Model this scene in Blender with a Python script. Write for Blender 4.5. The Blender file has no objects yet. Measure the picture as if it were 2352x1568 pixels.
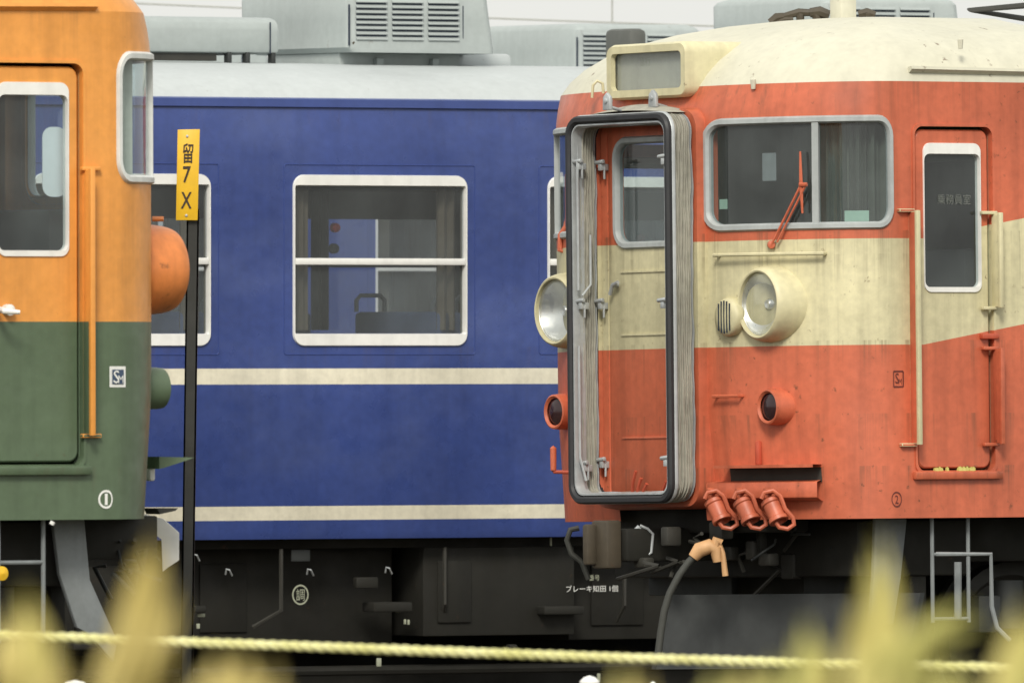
import bpy, bmesh, math, random
from mathutils import Vector, Matrix, Euler
random.seed(7)
R = math.radians
scene = bpy.context.scene
COL = scene.collection

# ------------------------------------------------------------------ camera, sky, sun, exposure
F, CX, HY, CZ = 33000.0, 1176.0, 765.0, 2.15      # focal length and horizon in pixels of a 2352 px wide picture; eye height
cam_data = bpy.data.cameras.new('camera')
cam = bpy.data.objects.new('camera', cam_data)
COL.objects.link(cam)
cam.location = (0, 0, CZ)
cam.rotation_euler = (R(90), 0, 0)
cam_data.sensor_width = 36
cam_data.lens = 36 * F / 2352
cam_data.shift_y = -19 / 2352
cam_data.clip_start = 0.5
cam_data.clip_end = 6000
cam_data.dof.use_dof = True
cam_data.dof.focus_distance = 75.5
cam_data.dof.aperture_fstop = 11.0
cam_data.dof.aperture_blades = 0
scene.camera = cam

SUN_ELEV, SUN_AZ = R(40), R(186)                  # azimuth clockwise from +Y: behind the camera, to the right
world = bpy.data.worlds.new('World')
scene.world = world
world.use_nodes = True
wn = world.node_tree.nodes
wl = world.node_tree.links
bg = wn['Background']
sky = wn.new('ShaderNodeTexSky')
sky.sky_type = 'NISHITA'
sky.sun_disc = False
sky.sun_elevation = SUN_ELEV
sky.sun_rotation = SUN_AZ
sky.dust_density = 4.0
sky.air_density = 1.0
sky.ozone_density = 1.0
hs = wn.new('ShaderNodeHueSaturation')
hs.inputs['Saturation'].default_value = 0.22      # a white overcast
wl.new(sky.outputs[0], hs.inputs['Color'])
veil = wn.new('ShaderNodeMix')                   # an even layer of high cloud in front of the blue
veil.data_type = 'RGBA'
veil.inputs[0].default_value = 0.80
veil.inputs[7].default_value = (4.75, 4.75, 4.5, 1)
wl.new(hs.outputs[0], veil.inputs[6])
wl.new(veil.outputs[2], bg.inputs['Color'])
bg.inputs['Strength'].default_value = 0.12

sun_data = bpy.data.lights.new('sun', 'SUN')
sun_data.energy = 1.5
sun_data.angle = R(14)
sun_data.color = (1.0, 0.94, 0.83)
sun = bpy.data.objects.new('sun', sun_data)
COL.objects.link(sun)
to_sun = Vector((math.sin(SUN_AZ) * math.cos(SUN_ELEV), math.cos(SUN_AZ) * math.cos(SUN_ELEV), math.sin(SUN_ELEV)))
sun.rotation_euler = to_sun.to_track_quat('Z', 'Y').to_euler()
sun.location = (20, -20, 60)

scene.view_settings.view_transform = 'Standard'
scene.view_settings.look = 'None'
scene.view_settings.exposure = 0.80
scene.view_settings.gamma = 1.0
scene.view_settings.use_curve_mapping = False
scene.cycles.max_bounces = 10
scene.cycles.transparent_max_bounces = 16
scene.cycles.caustics_reflective = False
scene.cycles.caustics_refractive = False


def P(px, py, d):
    return Vector(((px - CX) / F * d, d, CZ - (py - HY) / F * d))


def proj(p):
    return CX + p.x / p.y * F, HY - (p.z - CZ) / p.y * F


# ------------------------------------------------------------------ materials
class NT:
    def __init__(self, name):
        self.m = bpy.data.materials.new(name)
        self.m.use_nodes = True
        self.t = self.m.node_tree
        self.b = self.t.nodes['Principled BSDF']
        self.tc = None

    def n(self, typ, **kw):
        x = self.t.nodes.new(typ)
        for k, v in kw.items():
            if k.startswith('_'):
                setattr(x, k[1:], v)
            else:
                x.inputs[k].default_value = v
        return x

    def l(self, a, b):
        self.t.links.new(a, b)

    def obj(self):
        if self.tc is None:
            self.tc = self.n('ShaderNodeTexCoord')
        return self.tc.outputs['Object']

    def math(self, op, a, b=None, c=None):
        x = self.n('ShaderNodeMath', _operation=op)
        for i, v in enumerate((a, b, c)):
            if v is None:
                continue
            if isinstance(v, (int, float)):
                x.inputs[i].default_value = v
            else:
                self.l(v, x.inputs[i])
        return x.outputs[0]

    def noise(self, scale, detail=4, stretch=None, rough=0.55):
        x = self.n('ShaderNodeTexNoise', Scale=scale, Detail=detail, Roughness=rough)
        if stretch:
            mp = self.n('ShaderNodeMapping')
            mp.inputs['Scale'].default_value = stretch
            self.l(self.obj(), mp.inputs['Vector'])
            self.l(mp.outputs[0], x.inputs['Vector'])
        else:
            self.l(self.obj(), x.inputs['Vector'])
        return x.outputs['Fac']

    def remap(self, v, a, b, c, d):
        x = self.n('ShaderNodeMapRange')
        x.inputs['From Min'].default_value = a
        x.inputs['From Max'].default_value = b
        x.inputs['To Min'].default_value = c
        x.inputs['To Max'].default_value = d
        self.l(v, x.inputs['Value'])
        return x.outputs[0]

    def mix(self, fac, a, b, mode='MIX'):
        x = self.n('ShaderNodeMix', _data_type='RGBA', _blend_type=mode)
        for sock, v in ((x.inputs[0], fac), (x.inputs[6], a), (x.inputs[7], b)):
            if isinstance(v, (int, float)):
                sock.default_value = v
            elif isinstance(v, (tuple, list)):
                sock.default_value = (*v, 1) if len(v) == 3 else v
            else:
                self.l(v, sock)
        return x.outputs[2]


def paint(name, col, rough=0.42, wear=0.5, rust=0.3, stripes=None, bump=0.02, metal=0.0, spots=60.0, streak=0.6, rustcol=(0.10, 0.045, 0.02), runs_at=(), bloom=0.0, wave=2.6):
    """weathered paint: colour, fading, run-down dirt streaks, rust specks, wavy sheet"""
    k = NT(name)
    c = stripes(k, col) if stripes else tuple(col)
    fade = k.remap(k.noise(1.3, 5), 0.3, 0.7, 1.0 - 0.22 * wear, 1.0 + 0.12 * wear)
    fine = k.remap(k.noise(22, 3), 0.3, 0.7, 1.0 - 0.10 * wear, 1.0 + 0.08 * wear)
    runs = k.remap(k.noise(1.0, 4, (11, 11, 0.55)), 0.46, 0.72, 1.0, 1.0 - 0.45 * wear * streak)
    f = k.math('MULTIPLY', k.math('MULTIPLY', fade, fine), runs)
    comb = k.n('ShaderNodeCombineColor')
    for i in range(3):
        k.l(f, comb.inputs[i])
    c = k.mix(1.0, c, comb.outputs[0], 'MULTIPLY')
    if rust > 0:
        a = k.remap(k.noise(spots * 0.25, 6, None, 0.65), 0.66 - 0.05 * rust, 0.72, 0, 1)
        b = k.remap(k.noise(2.0, 2), 0.45, 0.6, 0, 1)
        c = k.mix(k.math('MULTIPLY', k.math('MULTIPLY', a, b), min(1.0, rust * 1.6)), c, rustcol)
    if runs_at:                                     # dirt and rust that has run down from trim lines
        sp = k.n('ShaderNodeSeparateXYZ')
        k.l(k.obj(), sp.inputs[0])
        col_n = k.noise(1.0, 5, (17, 17, 0.35), 0.7)
        wob = k.math('MULTIPLY', k.noise(1.0, 2, (9, 9, 0.0)), 0.5)
        tot = None
        for z0, ln, amt in runs_at:
            d = k.math('SUBTRACT', z0, sp.outputs[2])
            fall = k.math('SUBTRACT', 1.0, k.math('DIVIDE', d, k.math('MULTIPLY', wob, ln * 4)))
            on = k.math('MULTIPLY', k.math('GREATER_THAN', d, 0.0), k.math('MAXIMUM', fall, 0.0))
            g = k.math('MULTIPLY', k.math('MULTIPLY', on, k.remap(col_n, .53, .70, 0, 1)), amt)
            tot = g if tot is None else k.math('MAXIMUM', tot, g)
        c = k.mix(tot, c, (0.09, 0.062, 0.036))
    if bloom:                                       # chalky patches in old paint
        bl_ = k.math('MULTIPLY', k.remap(k.noise(0.9, 6, (1.0, 1.0, 1.7), 0.62), .50, .72, 0, 1), bloom)
        c = k.mix(bl_, c, (0.30, 0.36, 0.52))
    k.l(c, k.b.inputs['Base Color'])
    k.l(k.remap(k.noise(4, 4), 0.3, 0.7, rough - 0.08, rough + 0.14), k.b.inputs['Roughness'])
    k.b.inputs['Metallic'].default_value = metal
    if bump:
        bp = k.n('ShaderNodeBump', Strength=0.35, Distance=bump)
        k.l(k.noise(wave, 3), bp.inputs['Height'])
        k.l(bp.outputs[0], k.b.inputs['Normal'])
    return k.m


def glass(name, tint=(0.55, 0.62, 0.6), rough=0.03, dirt=0.12):
    k = NT(name)
    t = k.t
    t.nodes.remove(k.b)
    out = [x for x in t.nodes if x.type == 'OUTPUT_MATERIAL'][0]
    tr = k.n('ShaderNodeBsdfTransparent', Color=(*tint, 1))
    gl = k.n('ShaderNodeBsdfGlossy', Color=(1, 1, 1, 1), Roughness=rough)
    df = k.n('ShaderNodeBsdfDiffuse', Color=(0.36, 0.41, 0.41, 1))  # dirt film tinted bluish to stand in for reflection in the panes
    fr = k.n('ShaderNodeFresnel', IOR=1.55)
    geo = k.n('ShaderNodeNewGeometry')               # the same reflection from either side of the pane
    k.l(k.remap(geo.outputs['Backfacing'], 0, 1, 1.55, 1 / 1.55), fr.inputs['IOR'])
    m1 = k.n('ShaderNodeMixShader')
    k.l(fr.outputs[0], m1.inputs[0])
    k.l(tr.outputs[0], m1.inputs[1])
    k.l(gl.outputs[0], m1.inputs[2])
    m2 = k.n('ShaderNodeMixShader')
    k.l(k.remap(k.noise(2.2, 4), 0.35, 0.75, dirt * 0.25, dirt), m2.inputs[0])
    k.l(m1.outputs[0], m2.inputs[1])
    k.l(df.outputs[0], m2.inputs[2])
    bp = k.n('ShaderNodeBump', Strength=0.3, Distance=0.004)
    k.l(k.noise(1.5, 2), bp.inputs['Height'])
    k.l(bp.outputs[0], gl.inputs['Normal'])
    k.l(m2.outputs[0], out.inputs['Surface'])
    return k.m


RED, CREAM = (0.565, 0.138, 0.068), (0.615, 0.570, 0.360)
ORANGE, GREEN = (0.78, 0.33, 0.070), (0.096, 0.140, 0.082)
BLUE, STRIPE = (0.037, 0.064, 0.228), (0.74, 0.70, 0.56)


def red_stripes(k, col):
    s = k.n('ShaderNodeSeparateXYZ')
    k.l(k.obj(), s.inputs[0])
    x, z = s.outputs[0], s.outputs[2]
    rise = k.math('MULTIPLY', k.math('MAXIMUM', k.math('SUBTRACT', x, 0.70), 0.0), 0.165)
    zz = k.math('SUBTRACT', z, rise)
    a = k.math('GREATER_THAN', zz, 0.925)
    b = k.math('LESS_THAN', zz, 1.492)
    return k.mix(k.math('MULTIPLY', a, b), RED, CREAM)


def orange_stripes(k, col):
    s = k.n('ShaderNodeSeparateXYZ')
    k.l(k.obj(), s.inputs[0])
    return k.mix(k.math('GREATER_THAN', s.outputs[2], 0.907), GREEN, ORANGE)


def blue_stripes(k, col):
    s = k.n('ShaderNodeSeparateXYZ')
    k.l(k.obj(), s.inputs[0])
    z = s.outputs[2]
    f = None
    for lo, hi in ((0.925, 1.020), (0.113, 0.197)):
        g = k.math('MULTIPLY', k.math('GREATER_THAN', z, lo), k.math('LESS_THAN', z, hi))
        f = g if f is None else k.math('ADD', f, g)
    return k.mix(f, BLUE, STRIPE)


M = {}
M['red_livery'] = paint('red_livery', RED, 0.42, 0.9, 0.85, red_stripes, spots=90, runs_at=((2.33, .30, .55), (1.535, .28, .7), (1.41, .22, .6), (.95, .20, .6), (.56, .3, .5), (.28, .22, .75)))
M['red'] = paint('red_paint', RED, 0.45, 1.1, 0.9, spots=120)
M['red_dark'] = paint('faded_red_paint', (0.50, 0.09, 0.045), 0.5, 0.9, 0.6)
M['cream'] = paint('cream_paint', CREAM, 0.45, 0.7, 0.5)
M['roof_cream'] = paint('cream_roof_paint', (0.585, 0.57, 0.455), 0.5, 0.4, 0.6, spots=70, streak=0.4)
M['orange_livery'] = paint('orange_livery', ORANGE, 0.38, 0.6, 0.2, orange_stripes, bump=0.035, spots=80, runs_at=((2.33, .2, .25), (1.2, .2, .2), (.24, .15, .35)))
M['orange'] = paint('orange_paint', ORANGE, 0.40, 0.5, 0.0)
M['orange_worn'] = paint('orange_worn_paint', (0.70, 0.23, 0.06), 0.4, 0.8, 1.4, spots=42)
M['green'] = paint('green_paint', GREEN, 0.42, 0.5, 0.0)
M['blue_livery'] = paint('blue_livery', BLUE, 0.30, 0.8, 0.0, blue_stripes, bump=0.07, streak=0.3, bloom=0.07, wave=1.5, runs_at=((1.15, .25, .25), (2.58, .2, .2)))
M['blue'] = paint('blue_paint', BLUE, 0.36, 0.4, 0.0)
M['roof_grey'] = paint('grey_roof_paint', (0.45, 0.485, 0.49), 0.5, 0.35, 0.15, streak=0.2)
M['cooler_grey'] = paint('grey_cooler_paint', (0.36, 0.40, 0.395), 0.5, 0.45, 0.3, spots=40, streak=0.25)
M['slot_dark'] = paint('louver_slot_dark', (0.02, 0.03, 0.05), 0.7, 0.3, 0.0)
M['white'] = paint('white_frame_paint', (0.80, 0.80, 0.77), 0.4, 0.35, 0.0)
M['rubber_grey'] = paint('grey_rubber', (0.40, 0.43, 0.43), 0.55, 0.7, 0.0)
M['rubber_black'] = paint('black_rubber', (0.022, 0.023, 0.026), 0.55, 0.6, 0.0)
M['pleat'] = paint('bellows_canvas', (0.42, 0.41, 0.345), 0.8, 1.2, 0.0, spots=30)
M['alu'] = paint('dull_metal', (0.50, 0.53, 0.54), 0.42, 0.9, 0.0, metal=0.35)
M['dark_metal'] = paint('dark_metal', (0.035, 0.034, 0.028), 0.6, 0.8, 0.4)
M['under'] = paint('underframe_black', (0.009, 0.0085, 0.005), 0.75, 0.9, 0.2)
M['under_grey'] = paint('underframe_grey', (0.028, 0.032, 0.032), 0.65, 0.9, 0.3)
M['stay_grey'] = paint('stay_grey', (0.21, 0.23, 0.235), 0.5, 0.8, 0.3)
M['coupler'] = paint('coupler_brown', (0.065, 0.052, 0.034), 0.65, 0.9, 0.6)
M['tan'] = paint('tan_valve', (0.62, 0.36, 0.17), 0.5, 0.7, 0.5)
M['hose'] = paint('hose_rubber', (0.05, 0.052, 0.045), 0.6, 0.8, 0.0)
M['inner_green'] = paint('cab_green', (0.16, 0.23, 0.16), 0.6, 0.5, 0.0)
M['inner_dark'] = paint('cab_dark', (0.035, 0.04, 0.04), 0.7, 0.5, 0.0)
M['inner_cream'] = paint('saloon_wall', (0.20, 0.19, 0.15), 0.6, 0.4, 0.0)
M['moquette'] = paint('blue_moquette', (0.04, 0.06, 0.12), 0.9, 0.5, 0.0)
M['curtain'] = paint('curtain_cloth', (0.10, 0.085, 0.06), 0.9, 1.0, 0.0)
M['card_green'] = paint('pale_green_card', (0.36, 0.52, 0.42), 0.7, 0.3, 0.0)
M['cab_cloth'] = paint('cab_curtain_cloth', (0.11, 0.125, 0.10), 0.9, 0.8, 0.0)
M['duct'] = paint('roof_duct_grey', (0.105, 0.11, 0.10), 0.6, 0.5, 0.0)
M['curtain_red'] = paint('brown_red_curtain', (0.11, 0.05, 0.045), 0.9, 0.9, 0.0)
M['pale_cloth'] = paint('pale_curtain_cloth', (0.62, 0.64, 0.57), 0.9, 0.8, 0.0)
M['frame_pale'] = paint('pale_rubber', (0.66, 0.68, 0.66), 0.5, 0.7, 0.0)
M['alarm'] = paint('alarm_red', (0.85, 0.05, 0.05), 0.4, 0.2, 0.0)
M['patch_white'] = paint('white_patch_sheet', (0.78, 0.83, 0.87), 0.7, 0.25, 0.0)
M['faint_print'] = paint('faint_print', (0.15, 0.165, 0.15), 0.7, 0.5, 0.0)
M['yellow'] = paint('sign_yellow', (0.78, 0.47, 0.02), 0.45, 0.5, 0.15)
M['black_print'] = paint('black_print', (0.035, 0.02, 0.01), 0.6, 0.3, 0.0)
M['white_print'] = paint('white_print', (0.78, 0.79, 0.76), 0.5, 0.3, 0.0)
M['grey_print'] = paint('grey_print', (0.34, 0.36, 0.27), 0.6, 0.6, 0.0)
M['dark_print'] = paint('dark_red_print', (0.13, 0.025, 0.018), 0.6, 0.6, 0.0)
M['navy_print'] = paint('navy_print', (0.05, 0.08, 0.14), 0.6, 0.4, 0.0)
M['post'] = paint('post_black', (0.030, 0.031, 0.028), 0.45, 0.8, 0.2, metal=0.2)
M['sign_glass_blind'] = paint('blind_grey', (0.42, 0.43, 0.37), 0.6, 0.5, 0.0)
M['tail_lens'] = paint('tail_lens', (0.030, 0.012, 0.014), 0.12, 0.2, 0.0, bump=0)
M['glass'] = glass('window_glass', (0.80, 0.83, 0.85))
M['cab_glass'] = glass('cab_glass', (0.78, 0.85, 0.86), dirt=0.14)
M['clear'] = glass('lamp_glass', (0.92, 0.93, 0.92), dirt=0.30)
k = NT('reflector')
k.b.inputs['Base Color'].default_value = (0.88, 0.89, 0.88, 1)
k.b.inputs['Metallic'].default_value = 1.0
k.l(k.remap(k.noise(30, 3), 0.3, 0.7, 0.26, 0.44), k.b.inputs['Roughness'])
M['reflector'] = k.m


def ground_mat(name, a, b, scale):
    k = NT(name)
    n1 = k.remap(k.noise(scale, 8), 0.35, 0.65, 0, 1)
    k.l(k.mix(n1, a, b), k.b.inputs['Base Color'])
    k.b.inputs['Roughness'].default_value = 0.95
    bp = k.n('ShaderNodeBump', Strength=1.0, Distance=0.05)
    k.l(k.noise(scale * 2, 6), bp.inputs['Height'])
    k.l(bp.outputs[0], k.b.inputs['Normal'])
    return k.m


M['ground'] = ground_mat('weedy_ground', (0.075, 0.065, 0.045), (0.13, 0.12, 0.07), 3)
M['ballast'] = ground_mat('ballast_stone', (0.05, 0.042, 0.035), (0.13, 0.115, 0.10), 14)
M['rail'] = paint('rail_steel', (0.12, 0.075, 0.05), 0.5, 0.8, 0.6, metal=0.4)
M['sleeper'] = paint('sleeper_wood', (0.07, 0.055, 0.045), 0.85, 0.9, 0.0)


def leaf_mat(name, a, b):
    k = NT(name)
    k.l(k.mix(k.remap(k.noise(6, 4), 0.3, 0.7, 0, 1), a, b), k.b.inputs['Base Color'])
    k.b.inputs['Roughness'].default_value = 0.6
    k.b.inputs['Transmission Weight'].default_value = 0.0
    return k.m


M['leaf'] = leaf_mat('reed_leaf', (0.48, 0.43, 0.11), (0.60, 0.52, 0.18))
M['leaf_dry'] = leaf_mat('dry_reed_leaf', (0.47, 0.37, 0.10), (0.58, 0.48, 0.17))
M['leaf_green'] = leaf_mat('green_reed_leaf', (0.38, 0.37, 0.09), (0.50, 0.46, 0.14))
M['rope'] = leaf_mat('rope_fibre', (0.60, 0.58, 0.22), (0.80, 0.78, 0.42))
M['wire'] = paint('wire_grey', (0.36, 0.37, 0.33), 0.5, 0.3, 0.0)


# ------------------------------------------------------------------ mesh helpers
class MB:
    def __init__(self):
        self.v, self.f, self.mi = [], [], []

    def add(self, vs, fs, mi=0):
        o = len(self.v)
        self.v += [Vector(p) for p in vs]
        for q in fs:
            self.f.append([i + o for i in q])
            self.mi.append(mi)
        return self

    def box(self, c, s, mi=0, rot=None):
        c = Vector(c)
        vs = []
        for dx in (-.5, .5):
            for dy in (-.5, .5):
                for dz in (-.5, .5):
                    p = Vector((dx * s[0], dy * s[1], dz * s[2]))
                    if rot is not None:
                        p = rot @ p
                    vs.append(c + p)
        return self.add(vs, [(0, 1, 3, 2), (4, 6, 7, 5), (0, 4, 5, 1), (2, 3, 7, 6), (0, 2, 6, 4), (1, 5, 7, 3)], mi)

    def prism(self, poly, vec, mi=0):
        vec = Vector(vec)
        n = len(poly)
        vs = [Vector(p) for p in poly] + [Vector(p) + vec for p in poly]
        fs = [tuple(range(n))[::-1], tuple(range(n, 2 * n))]
        for i in range(n):
            j = (i + 1) % n
            fs.append((i, j, n + j, n + i))
        return self.add(vs, fs, mi)

    def tube(self, pts, r, n=8, mi=0, closed=False):
        pts = [Vector(p) for p in pts]
        m = len(pts)
        rs = r if isinstance(r, (list, tuple)) else [r] * m
        prev = None
        vs = []
        for i, p in enumerate(pts):
            a = pts[(i - 1) % m] if (closed or i > 0) else p
            b = pts[(i + 1) % m] if (closed or i < m - 1) else p
            t = (b - a)
            t = t.normalized() if t.length > 1e-9 else Vector((0, 0, 1))
            if prev is None:
                u = t.orthogonal().normalized()
            else:
                u = prev - t * prev.dot(t)
                u = u.normalized() if u.length > 1e-6 else t.orthogonal().normalized()
            prev = u
            w = t.cross(u)
            for j in range(n):
                an = 2 * math.pi * j / n
                vs.append(p + (u * math.cos(an) + w * math.sin(an)) * rs[i])
        fs = []
        for i in range(m if closed else m - 1):
            i2 = (i + 1) % m
            for j in range(n):
                j2 = (j + 1) % n
                fs.append((i * n + j, i * n + j2, i2 * n + j2, i2 * n + j))
        if not closed:
            fs.append(tuple(range(n))[::-1])
            fs.append(tuple(range((m - 1) * n, m * n)))
        return self.add(vs, fs, mi)

    def lathe(self, c, axis, prof, n=36, mi=0, cap0=False, cap1=False):
        c = Vector(c)
        t = Vector(axis).normalized()
        u = t.orthogonal().normalized()
        w = t.cross(u)
        vs = []
        for d, r in prof:
            for j in range(n):
                an = 2 * math.pi * j / n
                vs.append(c + t * d + (u * math.cos(an) + w * math.sin(an)) * max(r, 1e-4))
        fs = []
        for i in range(len(prof) - 1):
            for j in range(n):
                j2 = (j + 1) % n
                fs.append((i * n + j, i * n + j2, (i + 1) * n + j2, (i + 1) * n + j))
        if cap0:
            fs.append(tuple(range(n))[::-1])
        if cap1:
            fs.append(tuple(range((len(prof) - 1) * n, len(prof) * n)))
        return self.add(vs, fs, mi)

    def grid(self, rows, skip=None, mi=0):
        nr, nc = len(rows), len(rows[0])
        vs = [p for r in rows for p in r]
        fs = []
        for i in range(nr - 1):
            for j in range(nc - 1):
                if skip and skip(i, j):
                    continue
                fs.append((i * nc + j, i * nc + j + 1, (i + 1) * nc + j + 1, (i + 1) * nc + j))
        return self.add(vs, fs, mi)

    def loft(self, loops, mi=0, cap0=False, cap1=False, closed=True):
        n = len(loops[0])
        vs = [p for lp in loops for p in lp]
        fs = []
        for i in range(len(loops) - 1):
            for j in range(n if closed else n - 1):
                j2 = (j + 1) % n
                fs.append((i * n + j, i * n + j2, (i + 1) * n + j2, (i + 1) * n + j))
        if cap0:
            fs.append(tuple(range(n))[::-1])
        if cap1:
            fs.append(tuple(range((len(loops) - 1) * n, len(loops) * n)))
        return self.add(vs, fs, mi)

    def mesh(self, name, mats, smooth=38, bevel=0):
        me = bpy.data.meshes.new(name)
        me.from_pydata([tuple(p) for p in self.v], [], self.f)
        if not isinstance(mats, (list, tuple)):
            mats = [mats]
        for m in mats:
            me.materials.append(m)
        me.polygons.foreach_set('material_index', self.mi)
        bm = bmesh.new()
        bm.from_mesh(me)
        bmesh.ops.remove_doubles(bm, verts=bm.verts, dist=1e-5)
        bmesh.ops.recalc_face_normals(bm, faces=bm.faces)
        if bevel:
            es = [e for e in bm.edges if len(e.link_faces) == 2 and e.calc_face_angle(0) > R(35)]
            bmesh.ops.bevel(bm, geom=es, offset=bevel, segments=2, profile=0.5, affect='EDGES', clamp_overlap=True)
        bm.to_mesh(me)
        bm.free()
        if smooth:
            me.polygons.foreach_set('use_smooth', [True] * len(me.polygons))
            me.set_sharp_from_angle(angle=R(smooth))
        return me

    def build(self, name, mats, parent=None, smooth=38, bevel=0, label=None):
        return link(name, self.mesh(name, mats, smooth, bevel), parent, label)


def link(name, me, parent=None, label=None):
    o = bpy.data.objects.new(name, me)
    COL.objects.link(o)
    if parent is not None:
        o.parent = parent
        if parent.type == 'EMPTY' and parent.get('lift') is not None:
            o.location = (0, 0, parent['lift'])
    if label:
        o['label'] = label
    return o


def thing(name, label, cat, loc=(0, 0, 0), rot=(0, 0, 0), group=None):
    o = bpy.data.objects.new(name, None)
    COL.objects.link(o)
    o.location, o.rotation_euler = loc, rot
    tag(o, label, cat, group)
    return o


def tag(o, label, cat, group=None):
    o['label'], o['category'] = label, cat
    if group:
        o['group'] = group


def rr(u0, u1, v0, v1, r, n=6, step=0.08):
    """closed rounded rectangle in (u, v); same count for the same nominal size"""
    pts = []
    nu = max(2, int(abs(u1 - u0) / step))
    nv = max(2, int(abs(v1 - v0) / step))
    return rrn(u0, u1, v0, v1, r, n, nu, nv)


def rrn(u0, u1, v0, v1, r, n, nu, nv):
    pts = []

    def seg(a, b, m):
        for i in range(1, m):
            f = i / m
            pts.append((a[0] + (b[0] - a[0]) * f, a[1] + (b[1] - a[1]) * f))

    def arc(cu, cv, a0):
        for i in range(n + 1):
            a = R(a0 + 90 * i / n)
            pts.append((cu + r * math.cos(a), cv + r * math.sin(a)))
    arc(u1 - r, v1 - r, 0)
    seg((u1 - r, v1), (u0 + r, v1), nu)
    arc(u0 + r, v1 - r, 90)
    seg((u0, v1 - r), (u0, v0 + r), nv)
    arc(u0 + r, v0 + r, 180)
    seg((u0 + r, v0), (u1 - r, v0), nu)
    arc(u1 - r, v0 + r, 270)
    seg((u1, v0 + r), (u1, v1 - r), nv)
    return pts


def frame_loft(mb, fn, u0, u1, v0, v1, w, ro, ri, lo, hi, lo2=None, mi=0, wv0=None, wv1=None):
    """a rounded frame of width w mapped by fn(u, v, off)"""
    nu, nv = max(3, int((u1 - u0) / 0.07)), max(3, int((v1 - v0) / 0.12))
    wv0 = w if wv0 is None else wv0
    wv1 = w if wv1 is None else wv1
    e = min(0.010, w * 0.3)
    O = rrn(u0, u1, v0, v1, ro, 6, nu, nv)
    O2 = rrn(u0 + e, u1 - e, v0 + e, v1 - e, max(ro - e, .004), 6, nu, nv)
    I2 = rrn(u0 + w - e, u1 - w + e, v0 + wv0 - e, v1 - wv1 + e, ri + e * .5, 6, nu, nv)
    I = rrn(u0 + w, u1 - w, v0 + wv0, v1 - wv1, ri, 6, nu, nv)
    lo2 = lo if lo2 is None else lo2
    hm = lo + (hi - lo) * 0.6
    mb.loft([[fn(a, b, o) for a, b in q] for q, o in ((O, lo), (O, hm), (O2, hi), (I2, hi), (I, hm), (I, lo2))], mi)
    return mb


_tc = {}


def text_pts(txt, bold=0.0):
    if txt in _tc:
        return _tc[txt]
    cu = bpy.data.curves.new('text', 'FONT')
    cu.body = txt
    cu.resolution_u = 2
    cu.offset = bold
    ob = bpy.data.objects.new('text', cu)
    COL.objects.link(ob)
    dg = bpy.context.evaluated_depsgraph_get()
    me = ob.evaluated_get(dg).to_mesh()
    vs = [v.co.copy() for v in me.vertices]
    fs = [tuple(p.vertices) for p in me.polygons]
    ob.evaluated_get(dg).to_mesh_clear()
    bpy.data.objects.remove(ob)
    bpy.data.curves.remove(cu)
    if vs:
        x0, x1 = min(v.x for v in vs), max(v.x for v in vs)
        y0, y1 = min(v.y for v in vs), max(v.y for v in vs)
        vs = [((v.x - (x0 + x1) / 2) / max(x1 - x0, 1e-6), (v.y - (y0 + y1) / 2) / max(y1 - y0, 1e-6)) for v in vs]
    _tc[txt] = (vs, fs)
    return _tc[txt]


def text(mb, txt, w, h, fn, mi=0, bold=0.0):
    """flat print: fn(u, v) gives the point, u to the right and v up, both in metres"""
    vs, fs = text_pts(txt, bold)
    mb.add([fn(a * w, b * h) for a, b in vs], fs, mi)
    return mb


def bar2d(mb, fn, a, b, w, mi=0):
    a, b = Vector(a), Vector(b)
    d = (b - a).normalized()
    q = Vector((-d.y, d.x)) * w / 2
    mb.add([fn(*(a + q)), fn(*(b + q)), fn(*(b - q)), fn(*(a - q))], [(0, 1, 2, 3)], mi)


# ------------------------------------------------------------------ ground and tracks (setting)
GZ = -0.45
g = MB().box((0, 1200, GZ - 0.5), (3000, 3000, 1.0)).build('ground', M['ground'], smooth=0)
g['kind'] = 'structure'


def trackbed(origin, yaw, rail_z):
    """ballast strip, sleepers and rails of one track through origin"""
    c, s = math.cos(yaw), math.sin(yaw)
    rot = Matrix.Rotation(yaw, 3, 'Z')
    L = 40
    o = Vector((origin.x, origin.y, 0))
    top = rail_z - 0.17
    poly = [o + rot @ Vector((-L, -2.6, 0)) + Vector((0, 0, GZ - 0.02)), o + rot @ Vector((-L, -1.7, 0)) + Vector((0, 0, top)),
            o + rot @ Vector((-L, 1.7, 0)) + Vector((0, 0, top)), o + rot @ Vector((-L, 2.6, 0)) + Vector((0, 0, GZ - 0.02))]
    bed = MB().prism(poly, rot @ Vector((2 * L, 0, 0))).build('trackbed', M['ballast'], smooth=0)
    bed['kind'] = 'structure'
    for sy in (-0.565, 0.565):
        r = MB()
        for w, z0, z1 in ((0.12, 0.0, 0.02), (0.016, 0.02, 0.10), (0.065, 0.10, 0.14)):
            r.box(o + rot @ Vector((0, sy, 0)) + Vector((0, 0, rail_z - 0.14 + (z0 + z1) / 2)), (2 * L, w, z1 - z0), 0, rot)
        r.build('rail', M['rail'], bed, smooth=0)
    sl = MB()
    for i in range(-26, 27):
        sl.box(o + rot @ Vector((i * 0.66, 0, 0)) + Vector((0, 0, rail_z - 0.20)), (0.22, 2.2, 0.12), 0, rot)
    so = sl.build('sleepers', M['sleeper'], bed, smooth=0)
    so['kind'] = 'stuff'


# ------------------------------------------------------------------ placing a car by one of its points
LIFT = 1.10                                        # side sill above the rail


def place(local, target, roll, yaw):
    rot = Euler((roll, 0, yaw)).to_matrix()
    loc = target - rot @ (Vector(local) + Vector((0, 0, LIFT)))
    return loc, Matrix.Translation(loc) @ rot.to_4x4() @ Matrix.Translation((0, 0, LIFT))


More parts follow.
